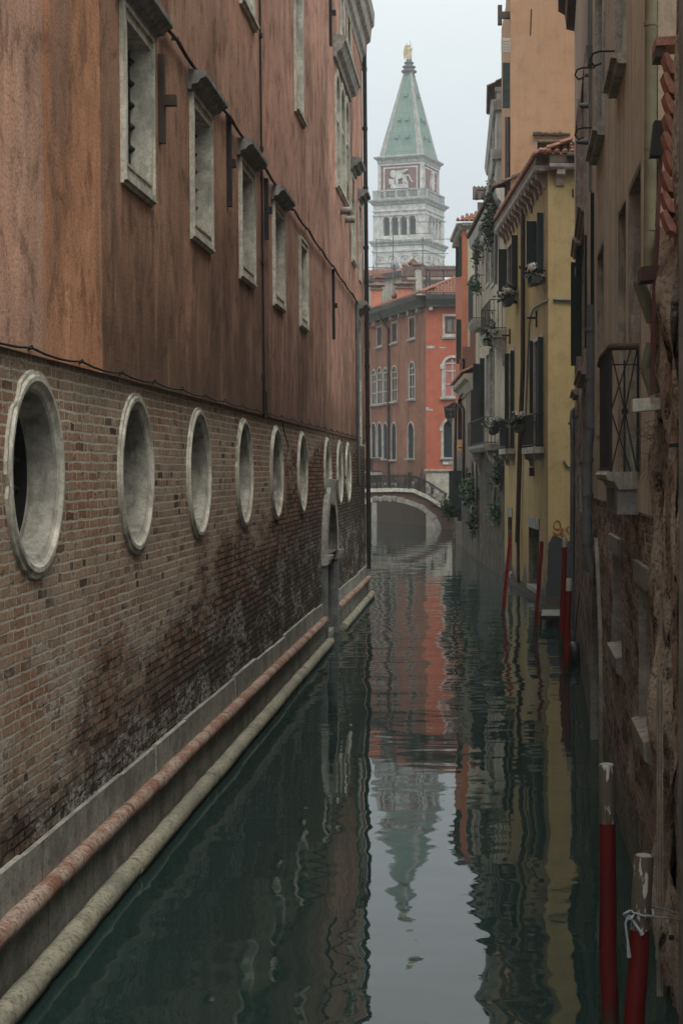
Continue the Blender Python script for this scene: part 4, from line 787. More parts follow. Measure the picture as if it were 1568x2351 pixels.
# ---- yellow house
YEL = plaster('ochre_yellow_plaster', (.31,.215,.09), dark=(.15,.105,.05), pale=(.36,.265,.125), sk=.9, scale=.8, damp=.55, rot=(.035,.036,.034))
YELS = plaster('ochre_side_plaster', (.31,.23,.105), dark=(.18,.135,.065), pale=(.35,.265,.135), sk=.4, scale=.8)
DKREN = plain('dark_grey_render', (.028,.031,.033), .9, .35, 3, bump=.4); ROTB = rubbed_brick('wet_brick', (.045,.032,.025), .09)
Q1, Q0 = (.98,60.4), (2.06,47.7); FY1, FYS = Fr(Q1, Q0), Fr(Q0, (6.2,48.0)); ZE = 12.75
yh = thing('yellow_house', 'ochre yellow house with dark green shutters and corbelled eaves on the right bank', 'house', (2.06,47.7,0))
hy = []; DOORST = stone('dull_door_stone', (.20,.19,.165), .7); BLKST = stone('blocked_door_stone', (.20,.19,.17), .7)
LINT = stone('pinkish_lintel', (.36,.29,.26), .4)
for x0, x1, y0, y1, nl, fl in ((398,474,250,775,(470,405,215,760),(404,306,295,790)), (135,224,470,945,(226,170,425,940),(130,48,555,950))):
    r = ZA.rect(FY1, x0, x1, y0, y1); h, o = window(FY1, yh, r[0]+.08, r[1]-.08, r[2], r[3]-.08, fw=.14, proud=.02, depth=.05, fm=LINT, pm=VOID, sill=(.1,.12,.18)); hy.append(h)
    for a in (nl, fl): leaf(FY1, o, ZA.X(a[0]), ZA.X(a[1]), ZA.Y(a[2]), ZA.Y(a[3]), GREEN)
for x0, x1, y0, yb, nl, fl in ((378,460,1385,192,(466,412,1370),(374,335,1405)), (150,196,1500,205,(197,158,1495),(148,105,1525))):
    a, b = FY1.u(ZA.X(x0)), FY1.u(ZA.X(x1)); mid = (a+b)/2; z0, z1 = FY1.z(mid, ZB.Y(yb)), FY1.z(mid, ZA.Y(y0)); h, o = window(FY1, yh, a+.05, b-.05, z0, z1-.05, fw=.12, proud=.02, depth=.05, fm=LINT, pm=VOID, name='french_window'); hy.append(h)
    for q in (nl, fl): leaf(FY1, o, ZA.X(q[0]), ZA.X(q[1]), ZA.Y(q[2]), ZB.Y(yb), GREEN)
    m = MB(); FY1.box(m, a-.3, b+.3, z0-.2, z0-.003, .003, .36); o2 = m.build('balcony_slab', ISTRIA_W, yh)
    for q in (a-.15, b+.0):
        m = MB(); FY1.prof(m, q-.1, q+.1, [(.003,z0-.6),(.12,z0-.58),(.16,z0-.4),(.28,z0-.35),(.3,z0-.203),(.003,z0-.203)]); m.build('corbel', ISTRIA_W, o2)
    rail(FY1, o2, a-.25, b+.25, z0, z0+1.0, .33, 14, 'railing')
for x0, x1, y0, y1, ly in ((328,425,945,1575,795), (135,175,840,1560,745)):
    r = ZB.rect(FY1, x0, x1, y0, y1); h, o = window(FY1, yh, r[0], r[1], max(r[2],.35), r[3], fw=0., depth=.38, fm=DOORST, pm=BLKST, name='blocked_door'); hy.append(h)
    m = MB(); FY1.box(m, r[0]-.15, r[1]+.15, r[3]+.003, r[3]+.35, .003, .03); m.build('lintel', DOORST, o); m = MB(); FY1.box(m, r[0]-.1, r[1]+.1, max(r[2],.35)-.15, max(r[2],.35)-.003, .003, .06); m.build('sill', DOORST, o)
mb = MB(); panel(mb, FY1, 0, FY1.L, .3, ZE+.3, hy); mb.build('canal_wall', YEL, yh)
mb = MB(); panel(mb, FYS, 0, FYS.L, .3, ZE+.3); mb.build('side_wall', YELS, yh)
body('core_wall', [(2.5,48.2),(6.2,48.2),(6.2,60.4),(1.45,60.38)], -1, ZE+.3, YELS, yh)
mb = MB(); FY1.box(mb, -.0, FY1.L+.03, -1, .299, -.3, .03); FYS.box(mb, .0, FYS.L, -1, .298, -.3, .03); mb.build('brick_footing', ROTB, yh)
for F, a0, a1 in ((FY1,-.1,FY1.L+.0),(FYS,.0,FYS.L)):
    mb = MB(); F.prof(mb, a0, a1, [(.003,ZE+.16),(.32,ZE+.16),(.38,ZE+.22),(.4,ZE+.32),(.003,ZE+.34)]); cr = mb.build('cornice', stone('pink_white_cornice', (.36,.31,.28), .7), yh)
    mb = MB(); F.box(mb, a0, a1, ZE+.345, ZE+.56, -.2, .36); mb.build('parapet', plaster('mossy_parapet', (.12,.09,.07), dark=(.05,.05,.035), pale=(.20,.14,.11)), yh)
    n = 13 if F is FY1 else 4
    for k in range(n):
        u = a0+(F.L-.1)*(k+.6)/n if F is FY1 else .35+k*.95
        m = MB(); F.prof(m, u-.12, u+.12, [(.003,ZE-.28),(.06,ZE-.28),(.1,ZE-.2),(.12,ZE-.08),(.22,ZE-.02),(.3,ZE+.02),(.31,ZE+.157),(.003,ZE+.157)]); m.build('corbel', stone('corbel_stone', (.38,.30,.27), .5) if k == 0 else bpy.data.materials['corbel_stone'], cr)
mb = MB(); tiles(mb, FYS.P(-.35,ZE+.58,.40), FYS.d.to_3d(), Vector((-.02,.92,.39)).normalized(), 5.5, 2.1, .23, .42, 8, hip=.9); tiles(mb, FY1.P(FY1.L+.3,ZE+.58,.40), -FY1.d.to_3d(), (-FY1.n.to_3d()*.92+Vector((0,0,.39))).normalized(), FY1.L, 1.2, .23, .42, 9)
mb.build('roof', TILE, yh)
m = MB(); m.tube([FYS.P(.5,ZE+.52,.5), FYS.P(5,ZE+.52,.5)], .09, 10); m.build('gutter', IRON, yh)
def wpath(F, pts, Z, w, r, mat, name, parent, n=8):
    m = MB(); P = []
    for x, y in pts: u = F.u(Z.X(x), w); P.append(F.P(u, F.z(u, Z.Y(y), w), w))
    m.tube(P, r, n); return m.build(name, mat, parent)
u = FY1.u(ZA.X(280), .1); ub = FY1.u(ZB.X(228), .1); m = MB(); m.tube([FY1.P(u,ZE+.1,.12), FY1.P(u,7.5,.12), FY1.P((u+ub)/2,5,.12), FY1.P(ub,1.6,.12)], .085, 10); m.tube([FY1.P(ub,1.6,.1), FY1.P(ub+.1,.2,.1)], .06, 8); m.build('downpipe', BROWNPIPE, yh)
wpath(FY1, [(512,1024),(450,1055),(375,1098),(350,1160),(335,1250),(325,1480),(310,1900),(300,2200),(297,2330)], ZA, .05, .03, LEAD, 'conduit', yh); wpath(FYS, [(560,1020),(715,1028),(800,1031)], ZA, .06, .045, LEAD, 'conduit', yh)
for x, y0, y1, peg in ((408,1125,1280,1), (160,1295,1435,1), (362,65,220,0)):
    r = ZA.rect(FY1, x-9, x+9, y0, y1); m = MB(); c = (r[0]+r[1])/2; FY1.box(m, c-.05, c+.05, r[2], r[3], .01, .06)
    if peg: FY1.box(m, c-.04, c+.04, (r[2]+r[3])/2, (r[2]+r[3])/2+.06, .061, .32)
    m.build('wall_iron', IRON, yh)
r = ZB.rect(FY1, 360, 395, 380, 460); m = MB(); c = (r[0]+r[1])/2; FY1.box(m, c-.1, c+.1, r[2], r[3], .003, .16); FY1.box(m, c-.2, c-.1, r[2]+.1, r[3]-.1, .01, .1); m.build('meter_box', BROWNPIPE, yh)
wpath(FYS, [(740,20-25),(742,70)], ZA, .03, .025, IRON, 'wall_iron', yh)
def side_poly(pts, Z, w): 
    o = []
    for x, y in pts: u = FYS.u(Z.X(x)); o.append(FYS.P(u, max(FYS.z(u, Z.Y(y)), .31), w))
    return o
rn = random.Random(4); edge = [(482,1770),(486,1640),(492,1500),(500,1400),(505,1250),(510,1150),(513,1075),(530,1062),(545,1030),(570,1010),(600,1022),(625,1040),(660,1046),(700,1062),(760,1070),(800,1060),(800,1770)]
pe = []
for (x0, y0), (x1, y1) in zip(edge, edge[1:]): pe += [(x0+(x1-x0)*t+rn.uniform(-5,5), y0+(y1-y0)*t+rn.uniform(-5,5)) for t in (0,.33,.66)]
m = MB(); m.poly(side_poly(pe+[edge[-1]], ZB, .003), FYS.n.to_3d()*.012); m.build('exposed_render', DKREN, yh)
OR = plain('faded_orange_spray', (.26,.10,.03), .8, .3)
for pts in ([(630,912),(618,880),(595,868),(570,888),(562,925),(575,948),(605,952),(630,930),(622,905)], [(590,962),(640,945),(655,952),(600,1000),(565,1010),(560,975)], [(575,985),(600,1015),(632,975),(655,968),(625,1005),(650,1000),(640,1030),(672,1000),(655,1035)], [(720,925),(690,930),(680,950),(700,985),(720,990)]): wpath(FYS, [(a,b) for a, b in pts], ZB, .018, .014, OR, 'graffiti', yh, 5)
wpath(FYS, [(660,310),(672,345),(695,370),(725,386)], ZB, .05, .03, LEAD, 'bent_wire', yh)
# ---- tan block behind it
TAN = plaster('apricot_render', (.355,.21,.125), dark=(.25,.15,.09), pale=(.39,.245,.15), sk=.5, scale=.5)
FT, FTC = Fr((1.2,60.6), (7,60.6)), Fr((.95,67), (1.2,60.6))
th = thing('apricot_house', 'tall plain apricot rendered block rising behind the yellow house roof', 'house', (1.2,60.6,0))
r = Z5.rect(FT, 728, 1040, 1168, 1420); h, o = window(FT, th, r[0], r[1], r[2], r[3], fw=.06, proud=.02, depth=.3, fm=LINT, pm=WOOD)
mb = MB(); panel(mb, FT, 0, FT.L, -1, 22.4, [h]); mb.build('front_wall', TAN, th); mb = MB(); panel(mb, FTC, 0, FTC.L, -1, 22.4); mb.build('canal_wall', TAN, th)
body('core_wall', [(1.7,61.1),(7,61.1),(7,67),(1.3,67)], -1, 22.3, TAN, th)
mb = MB(); FT.box(mb, -.1, FT.L, 22.401, 22.9, -6, .15); mb.build('parapet', plaster('pink_parapet', (.40,.20,.15)), th)
r = Z5.rect(FT, 693, 998, 1106, 1128); m = MB(); rnd = random.Random(5); us = np.linspace(r[0], r[1], 14)
for a, b in zip(us, us[1:]): FT.box(m, a, b+.001, r[2]+rnd.uniform(0,.04), r[3]+rnd.uniform(-.02,.04), .003, .2)
m.build('drip_ledge', WOOD, th)
wpath(FT, [(680,75),(677,180),(672,290)], Z5, .02, .02, IRON, 'wall_iron', th)
leaf(FTC, th, Z5.X(510), Z5.X(430), Z5.Y(315), Z5.Y(430), plain('pale_shutter_paint', (.33,.29,.25), .7)); leaf(FTC, th, Z5.X(506), Z5.X(443), Z5.Y(520), Z5.Y(895), GREEN)
u = FTC.L-.3; z = FTC.z(u, Z5.Y(127)); m = MB(); FTC.box(m, u-.1, u+.1, z-.12, z+.12, .003, .3); FTC.box(m, u-.12, u+.12, z-.36, z+.36, .301, .46); m.build('roof_beam', WOOD, th)
m = MB(); m.tube([FTC.P(u+.1,FTC.z(u,Z5.Y(975)),.1), FTC.P(u+.1,9,.12)], .1, 8); m.build('downpipe', BROWNPIPE, th)
# ---- old tower house with roof lantern
OLDW = plaster('grey_white_old_render', (.36,.345,.31), dark=(.15,.145,.135), pale=(.42,.40,.37), sk=1.3, scale=.9)
FO, FOC = Fr((.74,67.2), (3,67.2)), Fr((.52,82), (.74,67.2)); ot = thing('tower_house', 'narrow grey white tower house with tiled roof lantern against the sky', 'house', (.74,67.2,0))
zt = FO.z(.2, Z5.Y(850)); mb = MB(); panel(mb, FO, 0, FO.L, -1, zt); panel(mb, FOC, 0, FOC.L, -1, zt); mb.build('wall', OLDW, ot); body('core_wall', [(1.1,67.6),(3,67.6),(3,82),(.9,82)], -1, zt-.05, OLDW, ot)
for y in (870, 1275): 
    z = FO.z(.2, Z5.Y(y)); mb = MB(); FO.prof(mb, -.1, FO.L, [(.003,z-.25),(.12,z-.2),(.2,z+.1),(.22,z+.2),(.003,z+.25)]); FOC.prof(mb, 0, FOC.L+.1, [(.003,z-.25),(.12,z-.2),(.2,z+.1),(.22,z+.2),(.003,z+.25)]); mb.build('string_course', OLDW, ot)
mb = MB()
for x, y in ((.75,67.3),(1.6,67.3),(2.6,67.3),(.7,71.9)): mb.box((x,y,zt),(x+.32,y+.4,zt+.5))
mb.box((.68,67.25,zt+.5),(3,72.4,zt+.68)); mb.build('lantern_posts', OLDW, ot)
mb = MB(); tiles(mb, (.42,72.6,zt+.68), (0,-1,0), Vector((.88,0,.48)).normalized(), 5.5, 1.3, .24, .42, 12); mb.build('roof', TILE_D, ot)
z1, z0 = FOC.z(12, Z5.Y(920)), FOC.z(12, Z5.Y(1400))
for u in (3.5, 7.5, 11.5): m = MB(); FOC.box(m, u-.5, u+.5, z0, z1, .003, .08); m.build('window_bay', stone('bay_frame', (.30,.28,.25)), ot)
# ---- stained stucco house with ivy along the eaves
STU = plaster('stained_stucco', (.34,.29,.22), dark=(.115,.10,.08), pale=(.42,.37,.29), sk=1.5, scale=.9, damp=5.0, rot=(.032,.027,.021))
Q2 = (-.13,74.); FSU = Fr(Q2, Q1); su = thing('stucco_house', 'stained beige stucco house with plant hung balconies, left of the yellow house', 'house', (.4,67,0)); ZS = 14.5; hs_ = []
r = Z66.rect(FSU, 585, 640, 5, 880); h, o = window(FSU, su, r[0], r[1], r[2], r[3], fw=.16, proud=.04, depth=.25, fm=ISTRIA_W, pm=DARKGL, name='french_window'); hs_.append(h)
leaf(FSU, o, Z66.X(522), Z66.X(460), Z66.Y(130), Z66.Y(945), GREEN); leaf(FSU, o, Z66.X(470), Z66.X(375), Z66.Y(200), Z66.Y(948), GREEN)
for x0, x1, y0, y1 in ((545,580,90,880),(438,462,1555,1900),(535,572,1560,1950),(600,625,1650,2200),(690,715,1700,2150)):
    r = Z66.rect(FSU, x0, x1, y0, y1); h, o = window(FSU, su, r[0], r[1], r[2], r[3], fw=.12 if y0 < 100 else .0, proud=.03, depth=.2 if y0 < 100 else .08, fm=ISTRIA_W, pm=DARKGL); hs_.append(h)
for x0, x1, y0, y1 in ((310,335,2020,2340),(352,378,1960,2340)):
    r = Z5.rect(FSU, x0, x1, y0, y1); h, o = window(FSU, su, r[0], r[1], r[2], r[3], fw=.14, proud=.04, depth=.2, fm=ISTRIA_W, pm=DARKGL); hs_.append(h)
mb = MB(); panel(mb, FSU, 0, FSU.L, -1, ZS, hs_); mb.build('wall', STU, su); body('core_wall', [(.2,74),(6,74),(6,60.5),(1.5,60.5)], -1, ZS-.05, STU, su)
mb = MB(); FSU.prof(mb, 0, FSU.L, [(.003,ZS-.7),(.1,ZS-.6),(.13,ZS-.35),(.25,ZS-.25),(.32,ZS-.02),(.34,ZS+.12),(.003,ZS+.15)]); mb.build('eave_moulding', OLDW, su)
mb = MB(); tiles(mb, FSU.P(FSU.L,ZS+.16,.4), -FSU.d.to_3d(), (-FSU.n.to_3d()*.9+Vector((0,0,.43))).normalized(), FSU.L, 1.4, .24, .42, 14); mb.build('roof', TILE_D, su)
for (x0, x1, ysl, yt, Z, dep) in ((470,690,1215,800,Z66,.55),):
    a, b = FSU.u(Z.X(x0)), FSU.u(Z.X(x1)); z0, z1 = FSU.z((a+b)/2, Z.Y(ysl)), FSU.z((a+b)/2, Z.Y(yt)); m = MB(); FSU.prof(m, a, b, [(.003,z0-.25),(dep-.15,z0-.25),(dep,z0-.12),(dep+.05,z0),(.003,z0)]); o = m.build('balcony_slab', ISTRIA_W, su)
    for q in (a+.3, b-.3): m = MB(); FSU.prof(m, q-.12, q+.12, [(.003,z0-1.3),(.1,z0-1.2),(.15,z0-.8),(.35,z0-.6),(.45,z0-.253),(.003,z0-.253)]); m.build('corbel', ISTRIA_W, o)
    rail(FSU, o, a, b, z0, z0+1.05, dep, 18, 'railing')
    m = MB(); u = FSU.u(Z66.X(522)); FSU.box(m, u-.02, u+.02, z0+.02, z0+2.4, .05, .6); m.build('screen_panel', plain('rubber_screen', (.03,.031,.032), .8), o)
a, b = FSU.u(Z6.X(300)), FSU.u(Z6.X(352)); z0 = FSU.z((a+b)/2, Z6.Y(402)); m = MB(); FSU.prof(m, a-.6, b+.2, [(.003,z0-.3),(.5,z0-.3),(.62,z0-.12),(.65,z0),(.003,z0)]); ub_ = m.build('balcony_slab', ISTRIA_W, su)
m = MB(); FSU.prof(m, b-.3, b+.1, [(.003,z0-1.4),(.12,z0-1.3),(.2,z0-.8),(.45,z0-.6),(.55,z0-.303),(.003,z0-.303)]); m.build('corbel', ISTRIA_W, ub_); rail(FSU, ub_, a-.5, b+.1, z0, z0+1.1, .6, 12, 'railing')
a = FSU.u(Z6.X(205)); m = MB(); z0 = FSU.z(a, Z6.Y(330)); FSU.prof(m, a-1.4, a+1.3, [(.003,z0-.35),(.3,z0-.35),(.5,z0-.15),(.55,z0),(.003,z0)]); ub2 = m.build('balcony_slab', ISTRIA_W, su); rail(FSU, ub2, a-1.4, a+1.2, z0, z0+1.9, .5, 22, 'railing')
wpath(FSU, [(648,1200),(650,1600),(640,1900)], Z66, .12, .06, LEAD, 'drain_pipe', su); wpath(FSU, [(418,900),(416,1500),(408,1930)], Z66, .12, .06, LEAD, 'drain_pipe', su); wpath(FSU, [(388,1850),(383,2351)], Z5, .12, .07, LEAD, 'drain_pipe', su); wpath(FSU, [(222,2030),(224,2351)], Z5, .12, .07, LEAD, 'drain_pipe', su)
# ---- low cream house, orange house, small cream house at the bridge
LOWM = plaster('ribbed_beige_render', (.33,.27,.22), dark=(.12,.10,.085), pale=(.40,.34,.28), sk=1.6, scale=1., damp=4.2, rot=(.034,.028,.022)); Q3 = (-.86,86.); FL3 = Fr(Q3, Q2)
lh = thing('low_house', 'low beige house with a sloping tiled eave and rusty downpipe beside the orange house', 'house', (-.5,80,0)); ZL = 8.3; hw_ = []
for u in (3.2, 6.6, 9.6): h, o = window(FL3, lh, u-.45, u+.45, 4.9, 6.9, fw=.12, proud=.03, depth=.2, fm=ISTRIA_W, pm=DARKGL); hw_.append(h)
h, o = window(FL3, lh, 8.2, 9.0, 1.9, 3.1, fw=.12, proud=.03, depth=.2, fm=ISTRIA_W, pm=DARKGL); hw_.append(h)
mb = MB(); panel(mb, FL3, 0, FL3.L, -1, ZL, hw_); mb.build('wall', LOWM, lh); body('core_wall', [(-.4,86),(5,86),(5,74),(.3,74)], -1, ZL-.05, LOWM, lh)
mb = MB(); FL3.prof(mb, 0, FL3.L, [(.003,ZL-.5),(.12,ZL-.45),(.3,ZL-.1),(.5,ZL),(.55,ZL+.2),(.003,ZL+.25)]); mb.build('eave_moulding', STU, lh); mb = MB(); tiles(mb, FL3.P(FL3.L,ZL+.25,.6), -FL3.d.to_3d(), (-FL3.n.to_3d()*.9+Vector((0,0,.43))).normalized(), FL3.L, 1.6, .24, .42, 15); mb.build('roof', TILE, lh)
for u in (5.0, 6.0, 7.4, 8.2, 9.2, 10.4): m = MB(); FL3.box(m, u-.12, u+.12, 3.2, ZL-.51, .003, .1); m.build('pilaster_strip', LOWM, lh)
wpath(FL3, [(268,450),(262,560),(225,600),(215,700),(262,790),(262,1200),(255,1700),(250,1900),(268,1940)], Z66, .14, .085, IRON, 'drain_pipe', lh)
for (x0, x1, y) in ((230,345,1322),(315,400,1338),(185,320,1240)):
    p0, p1 = px(Z66.X(x0), Z66.Y(y), 82), px(Z66.X(x1), Z66.Y(y), 82); m = MB(); m.bar(p0, p1+Vector((.3,0,0)), .05); m.build('laundry_rod', IRON, lh)
OG = plaster('bright_orange_plaster', (.37,.125,.068), dark=(.27,.095,.055), pale=(.40,.15,.09), sk=.5, damp=5.2, rot=(.05,.04,.032)); CRM = plaster('cream_plaster', (.40,.36,.28), sk=.4, damp=3.6, rot=(.06,.052,.042))
FON, FOCN = Fr(Q3, (4,86.)), Fr((-1.3,91.8), Q3); og = thing('orange_house', 'bright orange red house with cream side strip and dark green shutters before the bridge', 'house', (-.86,86,0)); ZO = 17.1
uc = FON.u(1073.); mb = MB(); panel(mb, FON, 0, FON.L, -1, ZO); mb.build('front_wall', OG, og); mb = MB(); FON.box(mb, uc, FON.L, -1, ZO-.3, .003, .03); mb.build('cream_strip', CRM, og)
mb = MB(); panel(mb, FOCN, 0, FOCN.L, -1, ZO); mb.build('canal_wall', OG, og); body('core_wall', [(-.4,86.4),(4,86.4),(4,91.8),(-.9,91.8)], -1, ZO-.05, OG, og)
for F in (FON, FOCN):
    mb = MB(); F.prof(mb, 0, F.L, [(.003,ZO-.2),(.12,ZO-.17),(.2,ZO-.05),(.32,ZO),(.33,ZO+.15),(.003,ZO+.18)]); e_ = mb.build('eave_moulding', ISTRIA_W, og)
    for k in range(6): m = MB(); u = F.L*(k+.4)/6; F.box(m, u-.1, u+.1, ZO-.42, ZO-.201, .003, .22); m.build('eave_bracket', ISTRIA_W, e_)
mb = MB(); tiles(mb, FON.P(-.35,ZO+.2,.4), (1,0,0), Vector((0,.9,.42)).normalized(), 5, 2.4, .24, .42, 16, hip=.7); mb.build('roof', TILE, og)
for xh, xe, y0, y1 in ((Z5.X(122),Z5.X(80),Z5.Y(1960),Z5.Y(2285)),(Z5.X(90),Z5.X(55),Z5.Y(2040),Z5.Y(2290)),(Z6.X(78),Z6.X(45),Z6.Y(315),Z6.Y(590)),(Z6.X(86),Z6.X(55),Z6.Y(810),Z6.Y(1060))): leaf(FOCN, og, min(xh, 1060.5), xe, y0, y1, GREEN)
BRS = plain('brown_shutter_paint', (.13,.055,.035), .6, .3)
for x0, x1, y0, y1 in ((65,100,560,745),(84,130,485,690),(130,165,345,640)): r = Z6.rect(FON, x0, x1, y0, y1); m = MB(); FON.box(m, r[0], r[1], r[2], r[3], .06, .12); FON.box(m, r[0]+.1, r[1]-.1, r[3]-.3, r[3]-.2, .121, .14); FON.box(m, r[0]+.1, r[1]-.1, r[2]+.2, r[2]+.3, .121, .14); m.build('brown_shutter', BRS, og)
wpath(FON, [(165,690),(160,1000),(152,1560)], Z66, .1, .08, IRON, 'drain_pipe', og)
r = Z66.rect(FON, 182, 222, 1205, 1272); m = MB(); FON.box(m, r[0], r[1], r[2], r[3], .05, .3); m.build('yellow_box', plain('yellow_enamel', (.55,.38,.05), .5), og)
FGT = Fr((-1.55,85.2),(-.4,85.2)); m = MB(); r = Z66.rect(FGT, 78, 172, 1525, 2100); FGT.box(m, r[0], r[1], r[2], r[3], 0, .06)
for k in range(6): FGT.box(m, r[0]+.02, r[1]-.02, r[2]+.2+k*.42, r[2]+.26+k*.42, .061, .08)
r2 = Z66.rect(FGT, 185, 235, 1525, 2150); FGT.box(m, r2[0], r2[1], r2[2], r2[3], -.05, .02); FGT.box(m, r[1], r2[0], r[2], r[3], -.02, .01); gt = tag(m.build('water_gate', GREEN), 'tall dark green boarded water gate beside the right end of the footbridge', 'gate')
FCR, FCC = Fr((-1.52,93.), (2,93.)), Fr((-1.80,111), (-1.52,93.)); ch = thing('cream_house', 'small cream house with dark tiled eave at the right foot of the bridge', 'house', (-1.5,93,0)); ZC = 7.4
mb = MB(); panel(mb, FCR, 0, FCR.L, -1, ZC); mb.build('front_wall', CRM, ch); mb = MB(); panel(mb, FCC, 0, FCC.L, -1, ZC); mb.build('canal_wall', CRM, ch); body('core_wall', [(-1.2,93.4),(2,93.4),(2,111),(-1.5,111)], -1, ZC-.05, CRM, ch)
mb = MB(); FCR.prof(mb, -.38, FCR.L, [(.003,ZC-.3),(.06,ZC-.25),(.18,ZC+.05),(.28,ZC+.1),(.28,ZC+.22),(.003,ZC+.25)]); FCC.prof(mb, 0, FCC.L+.2, [(.003,ZC-.3),(.06,ZC-.25),(.22,ZC+.05),(.36,ZC+.1),(.37,ZC+.22),(.003,ZC+.25)]); mb.build('eave_moulding', stone('dark_eave', (.08,.08,.075)), ch)
mb = MB(); tiles(mb, FCC.P(FCC.L,ZC+.26,.42), -FCC.d.to_3d(), (-FCC.n.to_3d()*.9+Vector((0,0,.5))).normalized(), 17, 1.2, .24, .42, 18); mb.build('roof', TILE_D, ch)
m = MB(); m.tube([FCR.P(.35,ZC-.2,.3), FCR.P(.3,ZC-.8,.12), FCR.P(.3,0,.12)], .08, 8); m.build('drain_pipe', IRON, ch)
# far chimney and small roof behind the orange house
sr = thing('roof_shed', 'little tiled roof shed with open dark eave behind the orange house roof', 'shed', (1.2,100,0))
p0, p1 = px(Z5.X(195), Z5.Y(1665), 100), px(Z5.X(345), Z5.Y(1610), 100); body('wall', [(p0.x+.3,100),(p1.x+2,100),(p1.x+2,104),(p0.x+.3,104)], 5, p0.z-.05, OLDW, sr); mb = MB(); tiles(mb, (p0.x,99.4,p0.z), (1,0,0), Vector((0,.9,.42)).normalized(), p1.x+2-p0.x, 3, .24, .42, 19); mb.build('roof', TILE_D, sr)
m = MB(); q0, q1 = px(Z5.X(228), Z5.Y(1573), 99), px(Z5.X(345), Z5.Y(1573), 99); m.bar(q0, q1, .12); m.lathe([(.08,-.6),(.12,-.3),(.03,-.06)], q0, 8); m.lathe([(.08,-.6),(.12,-.3),(.03,-.06)], (q0+q1)/2, 8); m.tube([q1, q1+Vector((0,0,-3))], .08, 6); m.build('lamp_bar', IRON, sr)
# ------------------------------------------------------------------ RIGHT: shuttered house, brown house, ruined wall
SHP = plaster('dirty_pinkish_plaster', (.38,.315,.25), dark=(.15,.122,.10), pale=(.45,.38,.31), sk=1.3, scale=.9)
BRP = plaster('streaked_brown_plaster', (.45,.38,.30), dark=(.16,.13,.10), pale=(.54,.46,.37), sk=.8, scale=1., bump=.7)
def rot_brick(name, k=1.):
    g = G(name); w_ = g.noise(g.map(g.uv,(1,1.5,1)), 1.8, 4); u, v, _ = g.xyz(g.uv); vec = g.comb(g.m2('ADD', u, g.m2('MULTIPLY', w_, .1)), g.m2('ADD', v, g.m2('MULTIPLY', g.noise(g.uv, 2.2, 3), .09)))
    c1, f = g.brick(vec, shade((.14,.09,.065),k), shade((.085,.06,.045),k), shade((.13,.115,.095),k), .26, .085, .012, .5); n = g.noise(g.map(g.uv,(.4,1,1)), 2.8, 9, .76); f2 = g.noise(g.map(g.uv,(.5,1,1)), 22, 5, .75); big = g.noise(g.map(g.uv,(1,.5,1)), .8, 5, .65)
    col = g.mix(g.mr(n,.47,.58), c1, shade((.035,.027,.021),k)); pl = g.noise(g.map(g.uv,(.35,.8,1)), 1.9, 10, .72, .3); col = g.mix(g.m2('MULTIPLY', g.mr(pl,.54,.57), .9), col, g.mix(g.mr(n,.4,.6), shade((.20,.165,.13),k), shade((.11,.085,.065),k))); col = g.mix(g.m2('MULTIPLY', g.mr(big,.53,.60), .6), col, shade((.10,.085,.07),k)); col = g.mix(g.m2('MULTIPLY', g.mr(f2,.47,.6), .6), col, shade((.02,.016,.013),k)); hole = g.mr(g.noise(g.map(g.uv,(.4,1.4,1)), 4.5, 7, .72), .59, .62); col = g.mix(g.m2('MULTIPLY', hole, .85), col, (.012,.01,.008))
    col = g.mix(g.mr(v,.9,.2,0,.7), col, shade((.045,.05,.042),k))
    return g.out(col, .95, g.m2('SUBTRACT', g.m2('ADD', g.m2('MULTIPLY', n, 1.6), f2), g.m2('MULTIPLY', f, .7)), 1., .03, .1)
RBK = rot_brick('rotten_brick', 3.0); RBK2 = rot_brick('crumbling_brick', 2.7)
def ruin_mat():
    g = G('ruined_render_and_brick'); a = g.noise(g.map(g.uv,(.6,.5,1)), 3.2, 10, .76, .5); b = g.noise(g.map(g.uv,(.8,.6,1)), 5, 9, .76, .6); f = g.noise(g.uv, 26, 5, .75); r = g.noise(g.map(g.uv,(1,.5,1)), 1.3, 5, .6)
    col = g.mix(g.mr(r, .42, .58), (.50,.43,.345), (.31,.22,.165)); col = g.mix(g.mr(a, .50, .58), col, (.17,.115,.085)); col = g.mix(g.mr(b, .56, .62), col, (.018,.015,.012)); col = g.mix(g.m2('MULTIPLY', g.mr(a, .42, .34), .8), col, (.50,.45,.37)); col = g.mix(g.m2('MULTIPLY', g.mr(f, .46, .62), .55), col, (.05,.04,.03))
    return g.out(col, .95, g.m2('SUBTRACT', g.m2('ADD', f, g.m2('MULTIPLY', a, -1.5)), g.mr(b, .54, .64)), 1., .03, .1)
RUI = ruin_mat()
FBF, FBN = Fr((2.38,40), (1.74,25)), Fr((1.74,25), (1.50,13.5))
bf = thing('shuttered_house', 'dirty pinkish house, brick below, between the brown house and yellow house', 'house', (2.0,32,0)); hb = []
for x0, x1, z0, z1 in ((1325.5,1330,9.0,11.6),(1337,1346,8.7,11.),(1323.5,1328,5.9,8.4),(1335,1347,5.9,8.3)):
    a, b = FBF.u(x0), FBF.u(x1); h, o = window(FBF, bf, a, b, z0, z1, fw=.14, proud=.05, depth=.2, fm=LINT, pm=DARKGL, sill=(.08,.12,.16)); hb.append(h)
for x0, x1 in ((1320.5,1323.5),(1329.5,1334)): a, b = FBF.u(x0), FBF.u(x1); h, o = window(FBF, bf, a, b, 3.2, 4.2, fw=.0, depth=.25, fm=ISTRIA_W, pm=VOID, name='slit_window'); hb.append(h)
hi = [h for h in hb if h[3] > 5.5]; lo = [h for h in hb if h[3] < 5.5]
